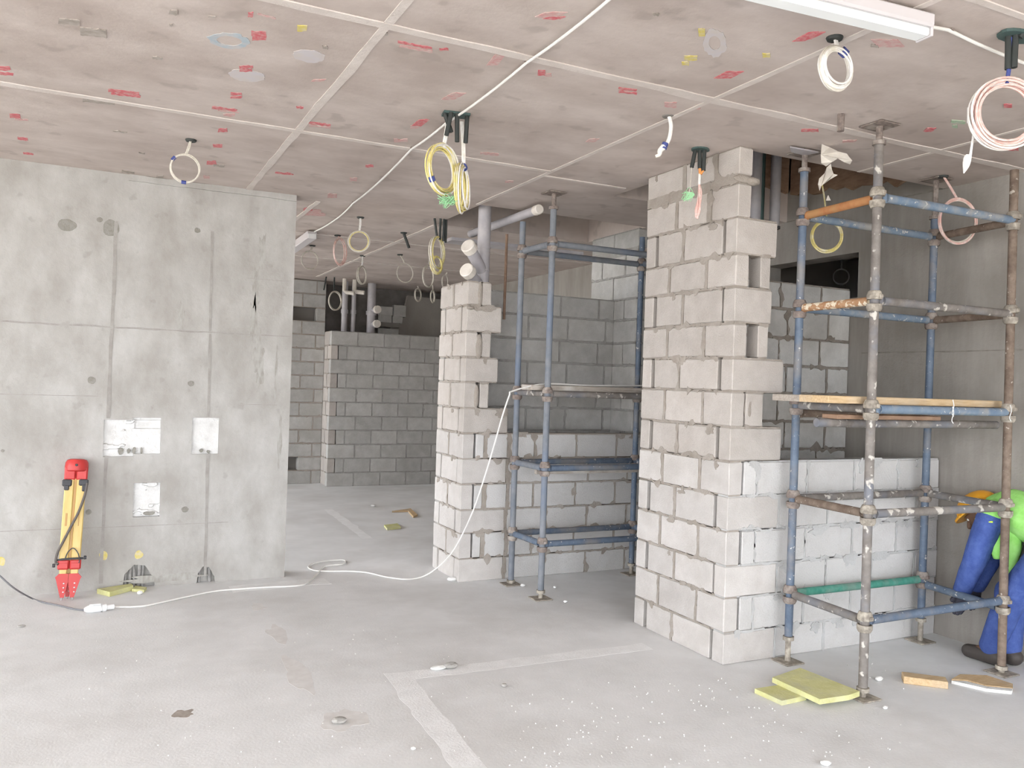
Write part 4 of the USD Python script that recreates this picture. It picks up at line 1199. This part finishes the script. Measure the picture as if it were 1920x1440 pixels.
obj('wire', cat(tube(spline([on_r(1828, 232), on_r(1824, 260), on_r(1820, 285), on_r(1816, 302)], 5), .0045, 7), tube(spline([on_r(1832, 225), on_r(1823, 270), on_r(1818, 305), on_r(1810, 320)], 5), .004, 7)), 'wire_white', wtl, smooth=30)
obj('frayed_end', tube(spline([on_r(1815, 290), on_r(1811, 305), on_r(1809, 318), on_r(1807, 325)], 5), [.008, .012, .013, .013, .012, .012, .011, .01, .009, .008, .007, .006, .005, .004, .003, .002], 8), 'wire_white', wtl, smooth=30)
obj('conduit_clip', cat(cbox(on_r(1826, 222) - (.02, .02, .02), on_r(1826, 222) + (.02, .02, .05), .005)), 'plastic_white', wtl)
# coils behind and beyond
hang('wire_coil', 'dusky pink coil behind the top of the right scaffold', (1768, 330), (1795, 415), 30, 40, 'wire_pink', .006, 5, .0045, seed=6, second='wire_cream')
hang('wire_coil', 'yellow wire ring hung in the gloom behind the right scaffold', (1540, 330), (1550, 443), 26, 28, 'wire_yellow', .006, 5, .0045, seed=7, plate=False, second='wire_yellow', lead_r=.002)
hang('wire_coil', 'pink wire ring hanging deep in the passage', (633, 441), (637, 472), 11, 24, 'wire_pink', .006, 5, .005, seed=8)
hang('wire_coil', 'round yellow and cream ring hanging deep in the passage', (676, 407), (673, 453), 19, 19, 'wire_cream', .007, 5, .005, seed=9, second='wire_yellow', lead_mat='wire_white')
hang('wire_coil', 'faint thin ring nearest the wall end in the passage', (586, 460), (581, 488), 15, 17, 'wire_cream', .004, 2, .005, seed=10)
hang('wire_coil', 'narrow cream ring below the yellow one in the passage', (680, 479), (678, 516), 8, 17, 'wire_cream', .006, 4, .006, seed=11, lead_mat='wire_white')
hang('wire_coil', 'thin dusky ring in the middle of the passage', (750, 477), (759, 512), 15, 17, 'wire_cream', .004, 2, .005, seed=12)
hang('wire_coil', 'slim ring left of the conduit cluster over the passage', (806, 472), (803, 518), 9, 20, 'wire_cream', .004, 3, .005, seed=13, plate=False)
hang('wire_coil', 'tiny far ring high on the right side of the passage', (783, 534), (784, 553), 6, 12, 'wire_cream', .006, 3, .007, seed=14, plate=False)
hang('wire_coil', 'tiny far ring beside the middle pier top', (811, 532), (811, 556), 4, 12, 'wire_cream', .006, 3, .007, seed=15, plate=False)
hang('wire_coil', 'far round ring hung from two black tails by the block wall', (627, 520), (628, 564), 11, 17, 'wire_cream', .006, 4, .007, seed=16, plate=False, conduits=((0, 0, .2, 0), (-.12, 0, .2, -.03)))
dbl, _, _ = hang('wire_coil', 'cream and yellow double coil under the black conduit cluster over the passage', (826, 410), (820, 474), 12, 29, 'wire_cream', .008, 6, .005, seed=17, plate=False, second='wire_yellow', conduits=((0, 0, .19, 0), (.035, 0, .2, 0), (-.05, .02, .17, .03), (.06, .01, .21, 0)))
a = onz(832, 411, Z); kk = math.hypot(*a[:2])
obj('coil', coil_mesh(on_r(819, 497), .065, .075, math.atan2(a[1], a[0]) - .8, .006, 5, .005, 18), 'wire_yellow', dbl, smooth=30, label='lower yellow coil')
hang('wire_coil', 'faint loop just left of the capped grey branches', (838, 508), (834, 528), 5, 12, 'wire_cream', .004, 2, .005, seed=21, plate=False)
hang('wire_coil', 'small white loop inside the dark opening behind the right scaffold', (1577, 470), (1577, 519), 14, 14, 'wire_white', .003, 3, .006, seed=19, plate=False)
a = onz(757, 436, Z); kk = math.hypot(*a[:2])
rd = thing('conduit_rod', on_r(767, 464), 'single slanting black conduit tail hanging in the passage', 'conduit')
obj('rod', pipe(on_r(757, 437), on_r(767, 465), .014, 10), 'conduit_black', rd, smooth=30)
obj('ceiling_box', lathe([(0, -.01), (.03, -.01), (.034, 0), (0, 0)], a, 14), 'conduit_black', rd)

# torn paper left on the soffit by the scaffold
a = onz(1545, 272, Z); kk = math.hypot(*a[:2])
tpap = thing('torn_paper', on_r(1550, 345), 'ragged torn beige formwork paper hanging from the soffit by the scaffold', 'paper')


def sheet(px_pts, k0=0.0, seed=0, nm='sheet'):
    v = [on_r(x, y, k0 + .02 * math.sin(x * .2 + seed)) for x, y in px_pts]
    P = sg.Polygon(px_pts)
    tri = trimesh.creation.triangulate_polygon(P, engine='earcut')
    vv = np.array([on_r(x, y, k0 + .03 * math.sin(x * .15 + seed) + .02 * math.cos(y * .2)) for x, y in tri[0]])
    back = vv + np.array([0, .0015, 0.0])
    n = len(vv)
    f = np.vstack([tri[1], tri[1][:, ::-1] + n])
    obj(nm, trimesh.Trimesh(np.vstack([vv, back]), f, process=False), 'paper_torn', tpap)


sheet([(1541, 270), (1556, 276), (1572, 284), (1588, 288), (1592, 294), (1598, 301), (1594, 308), (1583, 304), (1571, 297), (1560, 304), (1549, 312), (1540, 306), (1539, 290)], 0.0, 1)
sheet([(1558, 307), (1560, 318), (1563, 326), (1571, 328), (1566, 331), (1556, 337), (1548, 343), (1540, 349), (1537, 358), (1534, 346), (1536, 335), (1546, 325), (1550, 314)], 0.0, 2)
sheet([(1553, 366), (1556, 372), (1558, 376), (1549, 376), (1551, 370)], .02, 3)
a = onz(1577, 214, Z)
obj('soffit_stub', pipe((a[0], a[1], Z - .09), (a[0], a[1], Z), .018, 10), 'coupler_dark', smooth=30, label='short dull steel stub under the soffit left of the scaffold head', cat='stub')
a = onz(1500, 277, Z)
obj('packing_plate', prism([(a[0] - .10, a[1] - .02), (a[0] + .12, a[1] - .03), (a[0] + .10, a[1] + .06), (a[0] - .02, a[1] + .05)], .008, (0, 0, Z - .0185)), 'pipe_grey', sc, label='grey blue packing plate over the left rear post')

# ------------------------------------------------------------------ things lying on the floor


def slab_px(name, pts, h, mat, label, cat_, z0=0.001, group=None):
    P = sg.Polygon([onz(x, y, z0 + h)[:2] for x, y in pts])
    return obj(name, prism(P, h, (0, 0, z0)), mat, label=label, cat=cat_, group=group)


slab_px('insulation_board', [(182, 1104), (246, 1094), (250, 1098), (206, 1110)], .035, 'board_yellow', 'yellow insulation board scrap lying at the foot of the concrete wall', 'board', group='yellow insulation board scraps')
slab_px('insulation_board', [(247, 1104), (254, 1098), (275, 1101), (270, 1106)], .02, 'board_yellow', 'small yellow scrap right of the larger one by the concrete wall', 'board', group='yellow insulation board scraps')
slab_px('insulation_board', [(1415, 1291), (1462, 1284), (1512, 1304), (1466, 1314)], .025, 'board_yellow', 'smaller yellow green board on the floor, left of the larger sheet', 'board', group='yellow insulation board scraps')
slab_px('insulation_board', [(1448, 1270), (1500, 1252), (1612, 1296), (1592, 1303), (1537, 1311)], .028, 'board_yellow', 'large yellow green board sheet on the floor before the scaffold foot', 'board', z0=0.027, group='yellow insulation board scraps')
p0, p1 = onz(1694, 1282), onz(1778, 1293)
u_ = (p1 - p0) / np.linalg.norm(p1 - p0); v_ = np.array([-u_[1], u_[0], 0])
m = cbox((0, 0, .001), (np.linalg.norm(p1 - p0), .09, .042), .003)
M = np.eye(4); M[:3, 0], M[:3, 1], M[:3, 3] = u_, v_, p0
m.apply_transform(M)
obj('wood_offcut', m, 'timber', label='short raw timber offcut on the floor by the scaffold', cat='wood')
slab_px('broken_board', [(1784, 1273), (1800, 1264), (1850, 1266), (1899, 1282), (1899, 1290), (1850, 1285), (1815, 1275)], .02, 'timber', 'broken brown board lying at the right scaffold foot', 'board')
slab_px('plaster_scrap', [(1784, 1276), (1812, 1277), (1850, 1287), (1899, 1291), (1897, 1296), (1850, 1291)], .018, 'rubble_white', 'white ragged plaster edge beside the broken board', 'plaster scrap')


def chunk(p, r, seed):
    b = trimesh.creation.icosphere(2, 1.0)
    b.vertices = b.vertices * (1 + 0.4 * meshkit.fbm(b.vertices * 1.7 + seed * 3.3, 3, seed)[:, None]) * np.asarray(r)
    b.apply_translation((p[0], p[1], -b.vertices[:, 2].min() + .0005))
    return b


CH = [('rubble_lump', (847, 1090), (.035, .02, .015), 'rubble_white', 'white mortar lump at the foot of the middle pier', 'rubble'),
      ('rubble_heap', (845, 1253), (.035, .025, .014), 'rubble_grey', 'small dark grit heap on the pale slurry line mid floor', 'rubble'),
      ('rubble_heap', (822, 1256), (.04, .02, .010), 'rubble_white', 'white grit beside the dark heap mid floor', 'rubble'),
      ('rubble_lump', (980, 1100), (.018, .012, .010), 'rubble_white', 'white scrap between the two front legs of the middle scaffold', 'rubble'),
      ('rubble_lump', (1040, 1103), (.010, .010, .008), 'rubble_white', 'tiny white scrap right of the front middle scaffold leg', 'rubble'),
      ('rubble_lump', (1060, 1130), (.014, .010, .008), 'rubble_white', 'white scrap on open floor before the middle scaffold', 'rubble'),
      ('rubble_lump', (262, 1115), (.016, .010, .012), 'rubble_white', 'white crumb before the yellow board scraps by the wall', 'rubble'),
      ('rubble_lump', (945, 1288), (.014, .012, .008), 'rubble_grey', 'grey crumb right of the slurry corner mid floor', 'rubble'),
      ('rubble_lump', (636, 1356), (.030, .022, .012), 'rubble_grey', 'low grey grit patch in the left foreground floor', 'rubble'),
      ('rubble_lump', (1648, 1277), (.020, .015, .012), 'rubble_white', 'white crumb right of the near scaffold foot', 'rubble'),
      ('rubble_lump', (1660, 1330), (.012, .010, .008), 'rubble_white', 'small white crumb before the near scaffold foot', 'rubble'),
      ('rubble_lump', (700, 950), (.03, .03, .012), 'rubble_white', 'white speck on the passage floor', 'rubble'),
      ('rubble_lump', (775, 1406), (.010, .008, .006), 'rubble_white', 'white crumb near the bottom of the slurry band', 'rubble'),
      ('rubble_lump', (1548, 1435), (.022, .016, .010), 'rubble_white', 'white crumb at the lower right foreground', 'rubble'),
      ('rubble_lump', (40, 1176), (.020, .008, .006), 'rubble_grey', 'grey twig-like scrap at the left edge of the floor', 'rubble')]
for i, (nm, px, r, mt, lab, c_) in enumerate(CH):
    obj(nm, chunk(onz(*px), r, i + 1), mt, label=lab, cat=c_)
gr = []
for i in range(230):
    px, py = rng.uniform(950, 1700), rng.uniform(1240, 1440)
    p = onz(px, py)
    if p[1] > 3.9 or (p[0] > 3.3 and p[1] > 3.85):
        continue
    if np.hypot(p[0] - A[0], p[1] - A[1]) < .2 or (3.2 < p[0] < 4.0 and 2.95 < p[1]):
        continue
    gr.append(chunk(p, rng.uniform(.0012, .0035, 3), i % 7))
for i in range(90):
    p = onz(rng.uniform(150, 900), rng.uniform(1150, 1440))
    gr.append(chunk(p, rng.uniform(.001, .003, 3), i % 7))
gr = [trimesh.Trimesh(*arr(g_), process=False).convex_hull for g_ in gr]
obj('grit', cat(*gr), 'grit_pale', label='fine white grit scattered over the concrete floor', cat='grit', kind='stuff')
slab_px('timber_scrap', [(735, 958), (770, 953), (783, 965), (775, 968), (765, 957)], .02, 'timber', 'thin timber offcut on the passage floor near the middle pier', 'wood')
slab_px('packing_scrap', [(720, 984), (745, 981), (752, 988), (726, 991)], .02, 'board_yellow', 'yellowish scrap on the passage floor', 'board')

# ------------------------------------------------------------------ worker bending behind the right scaffold post


def body_of(bones, refine=.022, smooth=8):
    m = m3d.Manifold()
    for (a, ra), (b, rb_) in bones:
        sa = m3d.Manifold.sphere(ra, 20).translate([float(x) for x in a])
        sb = m3d.Manifold.sphere(rb_, 20).translate([float(x) for x in b])
        m = m + m3d.Manifold.batch_hull([sa, sb])
    m = m.refine_to_length(refine)
    t = trimesh.Trimesh(*arr(m))
    t.merge_vertices()
    raw = t.vertices.copy()
    trimesh.smoothing.filter_taubin(t, .5, .53, smooth)
    d = t.vertices - raw                                      # no vertex may stray far from the hulls
    far = np.linalg.norm(d, axis=1, keepdims=True)
    t.vertices = raw + d * np.minimum(1, .012 / np.maximum(far, 1e-9))
    return t


J = dict(hipc=(5.07, 2.94, .83), hl=(4.97, 2.93, .80), hr=(5.14, 2.93, .80), waist=(5.06, 3.06, .90), chest=(5.045, 3.25, .94), neck=(5.075, 3.385, .94), head=(5.097, 3.475, .905),
         sl=(4.925, 3.31, .90), sr=(5.16, 3.31, .90), el=(4.925, 3.40, .63), wl=(4.975, 3.51, .40), er=(5.14, 3.42, .66), wr=(5.10, 3.50, .42),
         kl=(4.99, 3.20, .44), al=(4.985, 3.31, .09), kr=(5.13, 3.30, .44), ar=(5.10, 3.27, .09))
J = {k: np.array(v) for k, v in J.items()}


def hand_bones(w, tip, side):
    d = (tip - w) / np.linalg.norm(tip - w)
    s = np.cross(d, [1, 0, 0]); s /= np.linalg.norm(s)
    n = np.cross(d, s)
    out = [((w, .024), (w + d * .05, .030))]
    for k, (o, l) in enumerate(((-.027, .066), (-.009, .078), (.010, .074), (.028, .058))):
        p = w + d * .075 + s * o
        q1 = p + d * l * .45 + n * .008 * side
        q2 = q1 + d * l * .35 + n * .018 * side
        out += [((w + d * .05 + s * o * .8, .013), (p, .0105)), ((p, .0105), (q1, .0095)), ((q1, .0095), (q2, .008))]
    th = w + d * .03 - s * .030
    out += [((w + d * .02 - s * .015, .016), (th, .0125)), ((th, .0125), (th + d * .04 - s * .018 + n * .01, .0105))]
    return out


def face_head(c, fwd, up_):
    fwd = np.asarray(fwd, float) / np.linalg.norm(fwd)
    up_ = np.asarray(up_, float); up_ -= fwd * (up_ @ fwd); up_ /= np.linalg.norm(up_)
    sd = np.cross(up_, fwd)
    P = lambda f, u, s: c + fwd * f + up_ * u + sd * s
    b = [((P(-.012, .025, 0), .092), (P(.018, .018, 0), .084)), ((P(.03, -.02, 0), .066), (P(.042, -.075, 0), .044)), ((P(.095, .0, 0), .012), (P(.112, -.028, 0), .015)),
         ((P(.086, -.06, -.018), .011), (P(.086, -.06, .018), .011)), ((P(.088, .028, -.035), .012), (P(.088, .028, .035), .012))]
    for s_ in (-1, 1):
        b += [((P(0, .01, .088 * s_), .016), (P(-.008, -.022, .086 * s_), .012))]
    return b, P


fw, upv = np.array([-.45, .62, -.62]), np.array([-.1, .62, .75])
hb, HP = face_head(J['head'], fw, upv)
bones = hb + [((J['neck'], .055), (J['head'] - (0, .03, 0.01), .055)), ((J['chest'], .10), (J['neck'], .06)), ((J['waist'], .10), (J['chest'], .11)), ((J['hipc'], .11), (J['waist'], .10)),
              ((J['sl'], .05), (J['chest'], .08)), ((J['sr'], .05), (J['chest'], .08)),
              ((J['sl'], .048), (J['el'], .038)), ((J['el'], .038), (J['wl'], .026)), ((J['sr'], .048), (J['er'], .038)), ((J['er'], .038), (J['wr'], .026)),
              ((J['hl'], .085), (J['kl'], .055)), ((J['kl'], .055), (J['al'], .038)), ((J['hr'], .085), (J['kr'], .055)), ((J['kr'], .055), (J['ar'], .038)),
              ((J['al'], .036), (J['al'] + (0, .14, -.045), .028)), ((J['ar'], .036), (J['ar'] + (0, .14, -.045), .028))]
bones += hand_bones(J['wl'], J['wl'] + (.0, .03, -.19), 1) + hand_bones(J['wr'], J['wr'] + (-.02, .03, -.19), 1)
man = thing('person', (5.06, 3.2, 0), 'bending person in blue overalls, green vest and orange helmet behind scaffold post', 'person')
obj('body', body_of(bones, .014, 6), 'skin_brown', man, smooth=True)
for s_ in (-1, 1):
    obj('eye', trimesh.creation.icosphere(2, .011).apply_translation(HP(.086, .008, .034 * s_)), 'eye_white', man, smooth=True)
ov = [((J['waist'], .120), (J['chest'], .126)), ((J['hipc'], .13), (J['waist'], .120)), ((J['chest'], .122), (J['neck'] - (0, .045, 0), .075)),
      ((J['sl'], .075), (J['chest'], .11)), ((J['sr'], .07), (J['chest'], .11)),
      ((J['sl'], .078), (J['el'], .066)), ((J['el'], .066), (J['wl'] + (0, 0, .02), .050)), ((J['sr'], .07), (J['er'], .06)), ((J['er'], .06), (J['wr'] + (0, 0, .02), .048)),
      ((J['hl'], .115), (J['kl'], .082)), ((J['kl'], .082), (J['al'] + (0, 0, .03), .066)), ((J['hr'], .10), (J['kr'], .082)), ((J['kr'], .082), (J['ar'] + (0, 0, .03), .066))]
om = body_of(ov, .018, 8)
om.vertices += 0.008 * meshkit.fbm(om.vertices * 11, 3, 4)[:, None] * om.vertex_normals
om.vertices[:, 0] = np.minimum(om.vertices[:, 0], XR - .004)
obj('overalls', om, 'overall_blue', man, smooth=True, label='blue work overalls')
J['chest'] = J['chest'] + (.01, 0, 0)
vb = [((J['waist'] + (0.01, -.06, -.005), .146), (J['chest'] + (0.01, .0, .005), .150)), ((J['chest'] + (0.01, .0, 0.005), .148), (J['chest'] + (0, .075, .01), .11)), ((J['sl'] + (.01, -.005, .030), .080), (J['chest'], .13))]
vm = body_of(vb, .018, 6)
vm.vertices[:, 0] = np.minimum(vm.vertices[:, 0], XR - .003)
obj('vest', vm, 'vest_green', man, smooth=True, label='bright green high-visibility vest')
fpts = [(4.99, 3.23, .86), (4.985, 3.20, .76), (4.99, 3.215, .66), (4.985, 3.19, .57), (4.99, 3.205, .49)]
obj('vest_flap', cat(tube(spline(fpts, 6), np.interp(np.linspace(0, 1, 25), [0, .4, .75, 1], [.055, .048, .036, .016]), 10)), 'vest_green', man, smooth=True)
obj('vest_flap', cat(tube(spline([(4.985, 3.31, .84), (4.98, 3.30, .74), (4.985, 3.295, .66)], 6), np.interp(np.linspace(0, 1, 13), [0, .5, 1], [.05, .045, .02]), 10)), 'vest_green', man, smooth=True)
obj('vest_trim', tube(spline([J['sl'] + (-.055, .055, .0), J['sl'] + (-.074, .0, -.005), J['sl'] + (-.060, -.06, .0)], 5), .006, 7), 'vest_trim', man, smooth=True)
hat = trimesh.creation.icosphere(3, 1.0)
keep = hat.vertices[:, 2] > -0.15
hv = hat.vertices.copy()
hv[:, 2] = np.maximum(hv[:, 2], -.12)
hv *= (.135, .112, .105)
brim = np.linalg.norm(hat.vertices[:, :2], axis=1)
low_ = hat.vertices[:, 2] < 0.05
hv[low_, :2] *= np.where(hat.vertices[low_, 0:1] > 0, 1.22, 1.10)
f3 = fw / np.linalg.norm(fw); u3 = upv - f3 * (upv @ f3); u3 /= np.linalg.norm(u3); s3 = np.cross(u3, f3)
hw = HP(.0, .045, 0) + hv[:, :1] * f3 + hv[:, 1:2] * s3 + hv[:, 2:3] * u3
obj('hard_hat', trimesh.Trimesh(hw, hat.faces, process=False), 'hat_orange', man, smooth=40, label='orange hard hat')
obj('chin_strap', tube(spline([HP(.01, .02, .10), HP(.03, -.05, .082), HP(.05, -.115, .03), HP(.05, -.118, -.03), HP(.03, -.05, -.082), HP(.01, .02, -.10)], 6), .010, 8), 'hat_orange', man, smooth=True)
for w, o in (('wl', (0, .03, -.19)), ('wr', (-.02, .03, -.19))):
    gb = [((a, ra + .006), (b, rb_ + .006)) for (a, ra), (b, rb_) in hand_bones(J[w], J[w] + np.array(o), 1)]
    gb.append(((J[w], .036), (J[w] + (0, -.004, .03), .038)))
    obj('glove', body_of(gb, .008, 4), 'glove_dark', man, smooth=True, label='dark work glove')
for w in ('al', 'ar'):
    b_ = body_of([((J[w] + (0, -.03, -.035), .052), (J[w] + (0, .15, -.048), .042)), ((J[w] + (0, -.01, -.03), .05), (J[w] + (0, 0, .06), .055))], .015, 5)
    b_.vertices[:, 2] = np.maximum(b_.vertices[:, 2], .001)
    obj('boot', b_, 'boot_dark', man, smooth=True, label='dark work boot')
